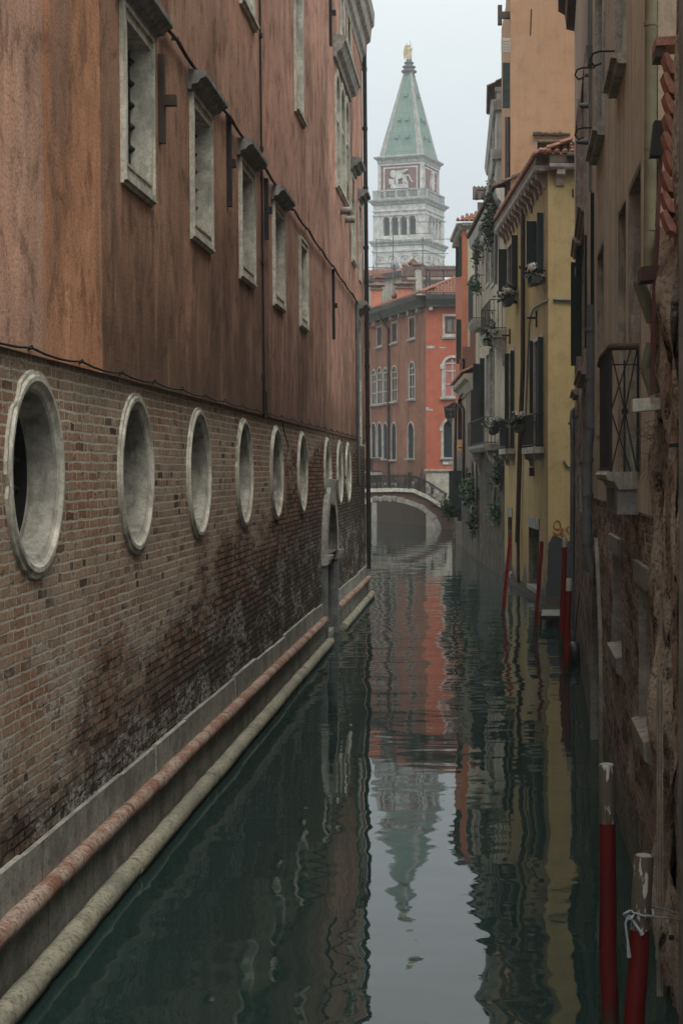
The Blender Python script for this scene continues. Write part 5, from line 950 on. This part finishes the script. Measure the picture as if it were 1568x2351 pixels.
mb = MB(); panel(mb, FBF, 0, FBF.L, 5.5, 15.0, hi); mb.build('plaster_wall', SHP, bf); mb = MB(); panel(mb, FBF, 0, FBF.L, -1, 5.5, lo); mb.build('brick_wall', RBK2, bf)
mb = MB(); F_ = Fr((2.38,40.),(2.38,40.)) if 0 else None; body('core_wall', [(2.75,40),(7,40),(7,25),(2.15,25)], -1, 14.9, SHP, bf); mb.add([(2.38,40,-1),(7,40,-1),(7,40,15),(2.38,40,15)], [(3,2,1,0)]); mb.build('end_wall', SHP, bf)
mb = MB(); FBF.prof(mb, -.25, FBF.L, [(.003,15.0),(.2,15.05),(.24,15.4),(.4,15.5),(.42,16.1),(-.2,16.2)]); mb.build('eave_moulding', WOOD, bf)
for xh, xe, y0, y1 in ((1337,1321,564,818),(1324,1309.5,602,840),(1349,1341,540,800)): leaf(FBF, bf, xh, xe, y0, y1, GREEN)
m = MB()
for z in (6.1,6.6): pass
def floodlight(x, y, Y):
    p = px(x, y, Y); m = MB(); m.box((p.x,p.y-.1,p.z-.09),(p.x+.08,p.y+.1,p.z+.11)); m.bar((p.x+.08,p.y,p.z-.02),(p.x+.3,p.y,p.z+.0),.04); m.lathe([(.03,-.03),(.04,.0),(.02,.04)], (p.x-.06,p.y,p.z), 6); m.build('floodlight', LEAD, bf)
floodlight(1313, 972, 38); floodlight(1328, 958, 35)
m = MB(); P = [px(x, y, 39) for x, y in ((1322,937),(1314,945),(1312.5,960),(1314,1010),(1313,1280),(1311.5,1450))]; m.tube(P, .06, 8); m.build('conduit', LEAD, bf)
# brown house
bn = thing('brown_house', 'streaked brown plastered house with tall dark windows above rotten brick, near right', 'house', (1.62,19,0)); hi, lo = [], []
INFW = plain('mottled_dark_shutter', (.026,.023,.02), .9, .7, 3, bump=.6)
for x0, x1, z0, z1 in ((1373.5,1388,4.5,7.0),(1423,1440,4.0,6.87),(1447,1474,4.0,6.85)):
    a, b = FBN.u(x0), FBN.u(x1); h, o = window(FBN, bn, a, b, z0, z1, fw=.07, proud=.02, depth=.3, fm=stone('mottled_jamb', (.34,.29,.235), .8) if x0 < 1400 else bpy.data.materials['mottled_jamb'], pm=INFW, name='tall_window'); hi.append(h)
for x0, x1, z0 in ((1372,1391,8.62),(1419,1441,8.55)):
    a, b = FBN.u(x0), FBN.u(x1); h, o = window(FBN, bn, a+.12, b-.12, z0, z0+2.2, fw=.14, proud=.05, depth=.2, fm=ISTRIA_W, pm=DARKGL, sill=(.02,.12,.18)); hi.append(h)
    for q in (z0+.25, z0+1.1): m = MB(); u = a+.1; m.tube([FBN.P(u,q,.03), FBN.P(u,q,.22), FBN.P(u-.03,q-.02,.3), FBN.P(u-.03,q-.1,.33), FBN.P(u-.03,q-.16,.28), FBN.P(u-.03,q-.13,.2)], .014, 5); m.build('shutter_hook', IRON, o)
a, b = FBN.u(1362.5), FBN.u(1382); h, o = window(FBN, bn, a, b, -.9, 2.9, 'gothic', fw=.16, proud=.05, depth=.45, fm=stone('dull_gothic_stone', (.24,.225,.195), .75), pm=stone('green_stained_infill', (.17,.18,.155), .7), name='gothic_door'); lo.append(h)
m = MB(); FBN.box(m, a+.01, b-.01, -.9, 1.15, -.449, -.1); m.build('infill', stone('slab_infill', (.23,.225,.20), .7), o)
for x0, x1, z0, z1 in ((1406,1426,1.92,3.05),(1466,1492,1.62,2.95)):
    a, b = FBN.u(x0), FBN.u(x1); h, o = window(FBN, bn, a, b, z0, z1, fw=.0, depth=.35, fm=stone('niche_stone', (.32,.295,.26), .7), pm=stone('niche_back', (.22,.205,.18), .8), name='blocked_opening'); lo.append(h)
    m = MB(); FBN.prof(m, a-.08, b+.08, [(-.34,z0+.10),(-.34,z0-.002),(.003,z0-.002),(.003,z0-.2),(.06,z0-.16),(.07,z0)]); m.build('sill', stone('dull_sill_stone', (.30,.275,.235), .75) if x0 < 1420 else bpy.data.materials['dull_sill_stone'], o); m = MB(); FBN.box(m, a-.1, b+.1, z1+.003, z1+.2, .003, .05); m.build('lintel', stone('niche_lintel', (.26,.245,.21), .7), o)
mb = MB(); panel(mb, FBN, 0, FBN.L, 3.62, 14., hi, .02); mb.build('plaster_wall', BRP, bn); mb = MB(); panel(mb, FBN, 0, FBN.L, -1, 3.62, lo); FBN.box(mb, 0, FBN.L, 3.6, 3.619, 0, .02); mb.build('brick_wall', RBK, bn)
body('core_wall', [(2.25,25),(7,25),(7,13.55),(2.1,13.55)], -1, 13.9, BRP, bn); mb = MB(); FE = Fr((1.5,13.5), (7,13.5)); panel(mb, FE, 0, FE.L, -1, 14); mb.build('end_wall', plaster('sandy_plaster', (.30,.23,.16)), bn)
body('attic_wall', [(1.56,25),(1.3+.4,13.5),(7,13.5),(7,25)], 14.001, 14.6, BRP, bn)
leaf(FBN, bn, 1366, 1354.5, 443, 754, GREEN)
pp = lambda pts, Y: [px(x, y, Y) for x, y in pts]
m = MB(); m.tube(pp([(1357,-60),(1357,130)], 24.2), .06, 8); m.tube(pp([(1358,156),(1358,440)], 24.2), .05, 8); m.tube(pp([(1357,700),(1356,985),(1350,1012),(1348,1030),(1347,1250),(1349,1275),(1357,1312)], 23.6), .075, 10)
for y in (760, 870, 985, 1060, 1140, 1250): q = px(1356 if y < 1000 else 1347.5, y, 23.6); m.tube([q, q+Vector((0,0,.05))], .09, 10)
m.build('drain_pipe', LEAD, bn); m = MB(); q = px(1359, 128, 24.2); m.hexa([q+Vector(v) for v in ((-.07,-.1,-.14),(.12,-.1,-.14),(.12,.1,-.14),(-.07,.1,-.14),(-.1,-.14,.12),(.16,-.14,.12),(.16,.14,.12),(-.1,.14,.12))]); m.build('hopper', LEAD, bn)
for x, y in ((1347,242),(1359,172),(1340,325)): q = px(x, y, 24.5); m = MB(); m.tube([q+Vector((-.12,0,0)), q, q+Vector((.12,0,0))], [.03,.05,.05], 8); m.build('insulator', LEAD, bn)
# balcony
z0 = 4.0; a, b = FBN.L-(17.35-13.5)*1.0, FBN.L-(15.5-13.5)*1.0; m = MB(); FBN.prof(m, a-.1, b+.06, [(.003,z0-.17),(.20,z0-.17),(.24,z0-.1),(.30,z0-.08),(.32,z0-.03),(.30,z0),(.003,z0)]); bs = m.build('balcony_slab', ISTRIA_W, bn)
m = MB(); FBN.box(m, b-.36, b+.04, z0-.41, z0-.173, .003, .21); GC = stone('grey_corbel', (.23,.23,.22), .4); m.build('corbel', GC, bs); m = MB(); FBN.box(m, a+.05, a+.4, z0-.41, z0-.173, .003, .21); m.build('corbel', GC, bs)
m = MB(); zt = z0+1.17; W_ = .27
for k in range(26): u = a+.02+(b-a-.04)*k/25; m.bar(FBN.P(u,z0+.02,W_), FBN.P(u,zt,W_), .018)
m.bar(FBN.P(a,z0+.03,W_), FBN.P(b,z0+.03,W_), .03); m.bar(FBN.P(a,zt,W_), FBN.P(b,zt,W_), .03)
for w_ in (.01, W_): m.bar(FBN.P(b,z0,w_), FBN.P(b,zt,w_), .025)
m.bar(FBN.P(b,z0,.14), FBN.P(b,zt-.1,.14), .018); m.bar(FBN.P(b,zt-.14,.0), FBN.P(b,zt-.14,W_), .014)
c = FBN.P(b, z0+.58, .135)
for w_, zz in ((.02,z0),(.02,zt),(W_,z0),(W_,zt)): m.bar(FBN.P(b,zz,w_), FBN.P(b, z0+.58+(.0), .135), .014)
for w_, z_a, z_b in ((W_,z0+.58,zt),(W_,z0+.58,z0)): m.bar(FBN.P(b,z_a,w_), FBN.P(b,z_b,.08), .014)
m.tube([c+Vector((0,-.012,0)), c+Vector((0,.012,0))], .035, 10); m.build('railing', IRON, bs)
m = MB(); m.tube([FBN.P(a-.04,zt-.02,W_), FBN.P(a+.3,zt+.03,W_+.0), FBN.P(b+.02,zt+.03,W_), FBN.P(b+.03,zt+.035,.0)], .035, 8); m.build('handrail', WOOD, bs)
m = MB(); FBN.box(m, b-.35, b-.02, z0+.003, z0+.36, .03, .12); m.build('stone_slab', ISTRIA_W, bs)
m = MB(); m.tube(pp([(1494,-40),(1493,200),(1492,420),(1490,612)], 13.38), .052, 12)
for y in (60,345,530): q = px(1493, y, 13.38); m.tube([q, q+Vector((0,0,.03))], .058, 12)
m.build('green_downpipe', plain('algae_green_pipe', (.15,.135,.085), .8, .7, 4), bn)
# fragments of the broken downpipe and what hangs on the ruined wall
m = MB(); m.tube(pp([(1466,645),(1497,738)], 13.1), .052, 12, cap=False); m.tube(pp([(1496,790),(1480,850)], 13.1), .05, 12, cap=False); m.tube(pp([(1482,848),(1503,905)], 13.05), [.048,.055], 12, cap=False); m.build('broken_pipe', plain('rusty_painted_pipe', (.12,.115,.08), .7, .9, 6), bn)
ru = thing('ruined_wall', 'crumbling brick and plaster wall with broken tile verge at the right edge', 'wall', (1.48,10,0))
rng = np.random.default_rng(3)
def rough_sheet(F, u0, u1, z0, z1, nu, nz, amp, seed, step=.0):
    rnd = random.Random(seed); W = np.zeros((nz+1, nu+1))
    for k in range(60):
        fu, fz, ph = rnd.uniform(-14,14), rnd.uniform(-5,5), rnd.uniform(0,6.28); A = amp*.35/(1+abs(fu)*.10+abs(fz)*.2)
        W += A*np.sin(fu*np.linspace(u0,u1,nu+1)[None,:]+fz*np.linspace(z0,z1,nz+1)[:,None]+ph)
    cou = np.floor(np.linspace(z0,z1,nz+1)/.085)[:,None]; W += amp*.35*np.sin(cou*12.9898+np.floor(np.linspace(u0,u1,nu+1)/.2)[None,:]*4.1)
    mb = MB(); P, UV = [], []
    for i in range(nz+1):
        for j in range(nu+1): u, z = u0+(u1-u0)*j/nu, z0+(z1-z0)*i/nz; P.append(F.P(u, z, float(W[i,j]))); UV.append((u, z))
    mb.add(P, [(i*(nu+1)+j, i*(nu+1)+j+1, (i+1)*(nu+1)+j+1, (i+1)*(nu+1)+j) for i in range(nz) for j in range(nu)], True, UV); return mb
FRU = Fr((1.48,13.5), (1.44,11.9)); mb = rough_sheet(FRU, 0, FRU.L, -1, 6.0, 40, 320, .045, 2); mb.build('brick_face', RUI, ru)
FPR = Fr((1.475,12.0), (1.925,12.0)); mb = rough_sheet(FPR, 0, .45, -1, 9.5, 16, 420, .04, 5); mb.build('pier_face', RUI, ru)
FP2 = Fr((1.478,12.0),(1.45,3)); mb = rough_sheet(FP2, 0, FP2.L, -1, 9.5, 120, 320, .03, 8); mb.build('side_face', RUI, ru)
body('core_wall', [(1.56,13.5),(2.2,13.5),(2.2,3),(1.56,3)], -1, 5.9, RBK, ru)
m = MB(); m.box((1.402,10.7,-1),(1.9,11.3,9.5)); m.build('stone_pilaster', stone('grey_pilaster_stone', (.22,.22,.21), .7), ru)
m = MB()
for x, wd in ((1508,.012),(1513,.02),(1519,.016)): q0, q1 = px(x, 1560, 12.3), px(x, 2420, 12.3); m.bar(q0, q1, wd*.8, .03)
m.build('timber_batten', stone('grey_bleached_batten', (.25,.22,.17), .7), ru)
TV = stone('pink_verge_tile', (.42,.20,.15), .35, scale=2)
for k in range(9):
    rnd = random.Random(k+3); y = 124+k*45+rnd.uniform(-4,4); jx = rnd.uniform(-2,2)-(3 if k > 5 else 0); m = MB()
    P = [px(1523+jx+dx, y+dy, 11.9) for dx, dy in ((0,0),(7,-3),(12,2),(33,38),(32,52),(25,48),(16,44),(6,22))]
    m.poly(P, (.0,.22,.0)); m.build('verge_tile', TV, ru)
q0, q1 = px(1502,112,12.4), px(1556,90,12.4); m = MB(); m.hexa([(q0.x,12.3,q0.z),(q1.x,12.3,q0.z+.01),(q1.x,12.6,q0.z+.01),(q0.x,12.6,q0.z),(q0.x,12.3,q1.z-.01),(q1.x,12.3,q1.z),(q1.x,12.6,q1.z),(q0.x,12.6,q1.z-.01)]); m.build('cap_tile', TV, ru); m = MB(); m.box((q0.x,12.32,q0.z-.08),(q0.x+.08,12.58,q0.z-.003)); m.build('bracket', WOOD, ru)
q0, q1 = px(1493,356,12.6), px(1531,276,12.6); m = MB(); m.hexa([(q0.x,12.6,q0.z),(q1.x,12.6,q0.z),(q1.x,12.75,q0.z),(q0.x,12.75,q0.z),(q0.x+.03,12.6,q1.z),(q1.x,12.6,q1.z),(q1.x,12.75,q1.z),(q0.x+.03,12.75,q1.z)]); m.build('slate', plain('black_slate', (.022,.022,.02), .8, .5), ru)
q0, q1 = px(1468,648,12.8), px(1546,608,12.8); m = MB(); m.hexa([(q0.x,12.7,q0.z),(q1.x,12.7,q0.z+.02),(q1.x,13.0,q0.z+.02),(q0.x,13.0,q0.z),(q0.x,12.7,q1.z-.03),(q1.x,12.7,q1.z),(q1.x,13.0,q1.z),(q0.x,13.0,q1.z-.03)]); m.build('timber_beam', plain('reddish_rotten_timber', (.06,.032,.026), .85, .6, 6, bump=.6), ru)
m = MB()
for (x0, y0), (x1, y1), wd in (((1517,325),(1508,520),.06),((1509,520),(1503,650),.065),((1502,650),(1497,790),.06),((1499,770),(1497,900),.05)): m.bar(px(x0,y0,12.75), px(x1,y1,12.75), wd, .03)
m.build('red_flashing', plain('dark_red_flashing', (.10,.035,.03), .7, .4), ru)
q0, q1 = px(1451,946,13.0), px(1505,916,13.0); m = MB(); m.hexa([(q0.x,12.95,q0.z),(q1.x+.03,12.95,q0.z+.02),(q1.x+.03,13.2,q0.z+.02),(q0.x+.01,13.2,q0.z),(q0.x,12.95,q1.z),(q1.x+.03,12.95,q1.z+.01),(q1.x+.03,13.2,q1.z+.01),(q0.x+.01,13.2,q1.z)]); m.build('stone_block', ISTRIA, ru)
q = px(1540, 1022/1.0, 12.0); 
for y in (1020, 2150): 
    m = MB(); q = px(1556, y, 11.9); m.bar(q+Vector((-.07,0,-.01)), q+Vector((.2,0,.01)), .03); m.build('iron_cramp', IRON, ru)
# ------------------------------------------------------------------ MOORING POLES
REDP = None
def pole_red(name, chips, k=1.):
    g = G(name); n = g.noise(g.map(g.co,(9,9,2.2)), 1.4, 5, .6); z = g.xyz(g.co)[2]; f = g.noise(g.co, 40, 3)
    col = g.mix(g.mr(g.noise(g.map(g.co,(4,4,1)), 2, 4),.4,.7), (.17*k,.008*k,.007*k), (.105*k,.006*k,.006*k)); col = g.mix(g.mr(n,.62,.66,0,chips), col, (.045,.038,.03)); col = g.mix(g.mr(z,.32,.08), col, (.05,.028,.02))
    return g.out(col, .6, g.m2('ADD', n, g.m2('MULTIPLY', f, .2)), .4, .008, .3)
def pole_white(name, bare):
    g = G(name); n = g.noise(g.map(g.co,(7,7,1.6)), 1.5, 5, .65); f = g.noise(g.map(g.co,(40,40,2)), 1, 3)
    wood = g.mix(f, (.045,.038,.03), (.11,.095,.075)); col = g.mix(g.mr(n, bare, bare+.02), wood, (.40,.38,.33)); return g.out(col, .75, g.m2('ADD', g.mr(n, bare, bare+.02), g.m2('MULTIPLY', f, .4)), .6, .006, .2)
PR, PRC, PWB, PW = pole_red('red_pole_paint', .3), pole_red('chipped_red_pole_paint', 1.), pole_white('peeling_white_paint', .55), pole_white('sound_white_paint', .2)
PRN, PRNC = pole_red('dark_red_pole_paint', .6, .55), pole_red('dark_chipped_red_paint', 1., .6)
def pole(label, bot, topp, zc, r, red, white):
    t = thing('mooring_pole', label, 'mooring pole', (bot[0], bot[1], 0), 'mooring poles along the right bank'); b, c = Vector((bot[0],bot[1],0)), Vector(topp); d = (c-b)/(c.z); at = lambda z: b+d*z
    zs = list(np.linspace(-.9, zc, 9)); rnd = random.Random(int(r*1e4)+len(label)); m = MB(); m.tube([at(z)+Vector((rnd.uniform(-.006,.006),rnd.uniform(-.006,.006),0)) if 0 < k < 8 else at(z) for k, z in enumerate(zs)], [r*(1.12-.12*k/8+rnd.uniform(-.015,.015)) if k < 8 else r for k in range(9)], 18); m.build('shaft', red, t)
    if white: m = MB(); m.tube([at(zc+.002), at(c.z-.012), at(c.z)], [r*1.004, r*.985, r*.9], 18); m.build('tip', white, t); m = MB(); m.tube([at(c.z), at(c.z+.006)], [r*.8, r*.7], 14); m.build('end_grain', plain('sawn_end_grain', (.25,.24,.22), .6) if 'sawn_end_grain' not in bpy.data.materials else bpy.data.materials['sawn_end_grain'], t)
    return t
pole('thick red mooring pole with blackened peeling tip, left of the roped one', (.925,11.4), (.905,11.4,1.93), 1.515, .059, PRN, PWB)
pole('short leaning red mooring pole with bare peeling white tip and a rope tied round it', (.99,10.5), (1.077,10.5,1.5), 1.02, .066, PRNC, PWB)
pole('red mooring pole with clean white tip before the dark grey wall patch', (1.915,37.3), (2.0,37.3,2.48), 2.255, .058, PR, PW)
pole('red mooring pole with clean white tip standing just left of the black tyre', (1.74,32.), (1.80,32.,1.88), 1.63, .061, PR, PW)
pole('thin leaning dark red pole without white tip in front of the blocked stone doorway', (1.418,40.1), (1.578,40.1,2.27), 2.27, .05, pole_red('worn_red_pole_paint', 1.), None)
pole('thin leaning dark red pole without white tip, farthest along the yellow house by its drainpipe', (.692,45.4), (.903,45.4,2.18), 2.18, .055, PRC, None)
# rope on the short near pole
rp = MB(); c0 = Vector((1.06,10.5,1.13)); ROPE = plain('frayed_blue_grey_rope', (.30,.33,.36), .9, .5, 60, bump=.5)
ringp = [c0+Vector((.078*math.cos(t), .078*math.sin(t), .012*math.sin(t*2))) for t in np.linspace(0, 2*math.pi*2, 36)]; rp.tube(ringp, .0055, 6)
rp.tube([c0+Vector((.02,-.08,.005)), c0+Vector((.12,-.02,-.03)), c0+Vector((.24,.35,-.14)), c0+Vector((.36,.76,-.27))], .006, 6); rp.tube([c0+Vector((.02,.08,.03)), c0+Vector((.2,.35,-.08)), c0+Vector((.36,.78,-.235))], .006, 6)
kn = c0+Vector((-.085,-.04,-.005)); rp.tube([kn+Vector((.03*math.cos(t)*(1+.3*math.sin(3*t)), -.01+.02*math.sin(2*t), .025*math.sin(t))) for t in np.linspace(0,6.28*1.7,30)], .009, 6)
rp.tube([kn, kn+Vector((-.025,-.02,-.05)), kn+Vector((-.01,-.02,-.16)), kn+Vector((.0,-.02,-.27))], [.009,.008,.008,.016], 6); rp.tube([kn, kn+Vector((.03,-.03,-.04)), kn+Vector((.07,-.03,-.1)), kn+Vector((.085,-.03,-.12))], [.009,.008,.010,.018], 6)
tag(rp.build('mooring_rope', ROPE), 'frayed grey blue rope knotted round the short leaning pole with two hanging tails', 'rope')
# tyre fender, landing step
ty = thing('tyre_fender', 'black car tyre hung as a fender at the waterline beside the white tipped pole', 'tyre', (2.02,33.6,.02)); m = MB(); R0, r0 = .26, .1; n1, n2 = 36, 12; c = Vector((2.0,33.6,.12)); vs = []
for i in range(n1):
    t = 2*math.pi*i/n1
    for j in range(n2): p = 2*math.pi*j/n2; rr = R0+r0*.8*math.copysign(abs(math.cos(p))**.6, math.cos(p))*(1+.02*(i % 2)); vs.append(c+Vector((r0*math.copysign(abs(math.sin(p))**.7, math.sin(p)), rr*math.cos(t), rr*math.sin(t))))
m.add(vs, [(i*n2+j, i*n2+(j+1) % n2, ((i+1) % n1)*n2+(j+1) % n2, ((i+1) % n1)*n2+j) for i in range(n1) for j in range(n2)], True); m.build('tyre', plain('black_rubber', (.014,.016,.018), .5, .3, 20), ty)
m = MB(); m.tube([c+Vector((.0,0,.34)), c+Vector((.05,0,.9)), c+Vector((.12,.0,1.5))], .012, 5); m.build('chain', IRON, ty)
m = MB(); m.hexa([(1.62,41.2,.22),(2.3,41.2,.22),(2.36,43,.22),(1.72,43,.22),(1.60,41.15,.32),(2.32,41.15,.32),(2.38,43.05,.32),(1.70,43.05,.32)]); m.box((1.75,41.5,-1),(2.2,42.8,.219)); tag(m.build('landing_step', stone('slimy_step_stone', (.12,.12,.105), .7)), 'low grey stone landing step at the foot of the yellow house side wall', 'step')
m = MB(); m.tube([(1.60,42.0,-.8),(1.60,42.0,.35)], .055, 10); m.tube([(1.60,42.0,.35),(1.6,42.0,.38)], [.05,.02], 10); tag(m.build('stump_pile', WOOD), 'dark rotten stump pile standing in the water at the stone step corner', 'pile')
# ------------------------------------------------------------------ PLANTS
def flower_box(label, F, x, y, seed, wd=.55, w_=.28):
    u = F.u(x, w_); z = F.z(u, y, w_); p = F.P(u, z, w_); t = thing('flower_box', label, 'flower box', (p.x, p.y, z-.15), 'flower boxes on the balconies and sills'); m = MB()
    ax = F.d.to_3d(); 
    F.prof(m, u-wd, u+wd, [(w_-.1,z-.16),(w_+.1,z-.16),(w_+.13,z+.04),(w_-.13,z+.04)]); m.build('trough', plain('black_trough', (.015,.016,.016), .6) if 'black_trough' not in bpy.data.materials else bpy.data.materials['black_trough'], t); m = MB()
    for zz in (-.2, -.05, .08): m.tube([F.P(u-wd-.04,z+zz,w_+.15), F.P(u+wd+.04,z+zz,w_+.15)], .01, 5)
    for k in range(6): uu = u-wd+2*wd*k/5; m.tube([F.P(uu,z+.08,w_+.15), F.P(uu,z-.14,w_+.15), F.P(uu,z-.22,w_+.05)], .009, 5)
    m.build('wire_basket', IRON, t); m = MB(); leaves(m, p+Vector((0,0,.14)), (.3,wd*.75,.2), 260, .14, seed); m.build('foliage', LEAF_D, t); m = MB(); rnd = random.Random(seed)
    for k in range(7):
        c = p+Vector((rnd.uniform(-.16,.12), rnd.uniform(-.35,.35), .28+rnd.uniform(-.06,.14)))
        for q in range(46): d = Vector((rnd.gauss(0,1),rnd.gauss(0,1),rnd.gauss(0,1))).normalized()*.095; e = d.orthogonal().normalized()*.022; f = d.cross(e).normalized()*.022; m.add([c+d-e, c+d+f, c+d+e, c+d-f], [(0,1,2,3)])
    m.build('blossoms', PETAL, t); return t
flower_box('box of faded cream hydrangeas below the upper right window of the yellow house', FY1, ZA.X(385), ZA.Y(835), 21, .5, .3); flower_box('box of bluish white hydrangeas below the upper left window of the yellow house', FY1, ZA.X(145), ZA.Y(1030), 22, .6, .3)
flower_box('box of faded hydrangeas beside the lower right balcony of the yellow house', FY1, ZA.X(245), ZA.Y(2195), 23, .5, .45); flower_box('box of dried cream hydrangeas on the stucco house lower balcony', FSU, Z66.X(640), Z66.Y(1010), 24, .5, .6)
def bush(name, label, c, rad, n, size, seed, mat=LEAF, stems=3, drop=0.):
    c = Vector(c); t = thing(name, label, 'plant', c-Vector((0,0,rad[2]))); m = MB(); leaves(m, c, rad, n, size, seed, drop); m.build('foliage', mat, t); m = MB(); rnd = random.Random(seed)
    for k in range(stems): m.tube([c+Vector((rad[0]*.5,rnd.uniform(-.2,.2)*rad[1],-rad[2])), c+Vector((rnd.uniform(-.2,.4)*rad[0],rnd.uniform(-.5,.5)*rad[1],0)), c+Vector((rnd.uniform(-.5,.3)*rad[0],rnd.uniform(-.8,.8)*rad[1],rad[2]*.8))], [.02,.015,.006], 5)
    m.build('stems', WOOD, t); return t
def on(F, Z, x, y, w_=.25): u = F.u(Z.X(x), w_); return F.P(u, F.z(u, Z.Y(y), w_), w_)
bush('ivy', 'dark ivy hanging in a thick curtain along the eave of the stucco house', on(FSU,Z5,325,1860,.3), (.2,1.3,.6), 800, .13, 31, LEAF_D); bush('ivy', 'ragged ivy tuft trailing from the far left end of the stucco house eave', on(FSU,Z5,225,2030,.3), (.2,.8,.45), 300, .13, 32, LEAF_D, drop=.6); bush('ivy', 'tall ivy clump climbing the corner above the stucco house eave', on(FSU,Z5,365,1680,.3), (.2,.5,.8), 400, .13, 33, LEAF_D)
bush('balcony_plant', 'dusty green plant trailing from the upper balcony of the stucco house', on(FSU,Z6,265,360,.5), (.25,.6,.35), 320, .13, 34, LEAF_D, drop=.5); bush('balcony_plant', 'small reddish potted plant on the highest far balcony of the stucco house', on(FSU,Z6,180,120,.5), (.25,.5,.3), 200, .13, 35)
bush('wall_shrub', 'bright green shrub growing out of the low house wall above the water', on(FL3,Z66,340,1800,.3), (.3,.9,.45), 520, .17, 36); bush('wall_creeper', 'dark creeper hanging below the bright shrub down to the water', on(FL3,Z66,375,2130,.2), (.2,.6,.8), 450, .14, 37, LEAF_D)
bush('wall_creeper', 'dusty creeper under the lower balcony of the stucco house', on(FSU,Z66,690,1560,.15), (.2,.8,.7), 500, .13, 38, LEAF_D); bush('wall_creeper', 'low green creeper on the brick foot of the stucco house', on(FSU,Z66,650,2040,.15), (.2,.9,.45), 350, .13, 39); bush('water_bush', 'leafy bush overhanging the water at the right end of the footbridge', px(Z66.X(70), Z66.Y(2020), 85.) , (.4,.4,.42), 420, .16, 40)
rnd = random.Random(77); m = MB()
for k in range(34):
    p = Vector((1.47, 13.0+rnd.uniform(-.3,.3), 4.35+rnd.uniform(-.25,.1))); P = [p]; d = Vector((-rnd.uniform(.2,1), rnd.uniform(-.6,.6), rnd.uniform(-1,.5))).normalized()
    for q in range(6): d = (d+Vector((rnd.uniform(-.4,.4), rnd.uniform(-.4,.4), rnd.uniform(-.5,.3)))).normalized(); p = p+d*.055; p.x = min(p.x, 1.47); P.append(p)
    m.tube(P, [.003,.003,.0025,.002,.002,.0015,.001], 4, cap=False)
tag(m.build('dry_twigs', plain('dead_twig', (.14,.115,.09), .9)), 'tangle of dead twigs below the white stone block on the ruined wall', 'plant')
# ------------------------------------------------------------------ mist
hz = bpy.data.meshes.new('haze'); bmv = [(-460,-80,-2.4),(460,-80,-2.4),(460,860,-2.4),(-460,860,-2.4),(-460,-80,106),(460,-80,106),(460,860,106),(-460,860,106)]
hz.from_pydata(bmv, [], [(0,3,2,1),(4,5,6,7),(0,1,5,4),(1,2,6,5),(2,3,7,6),(3,0,4,7)]); ho = bpy.data.objects.new('haze', hz); COL.objects.link(ho); ho['kind'] = 'stuff'
hm = bpy.data.materials.new('morning_mist'); hm.use_nodes = True; ntm = hm.node_tree; ntm.nodes.remove(ntm.nodes['Principled BSDF']); pv = ntm.nodes.new('ShaderNodeVolumePrincipled')
pv.inputs['Color'].default_value = (.93,.96,.98,1); pv.inputs['Density'].default_value = .00045; pv.inputs['Anisotropy'].default_value = .1
ntm.links.new(pv.outputs[0], ntm.nodes['Material Output'].inputs['Volume']); hz.materials.append(hm)
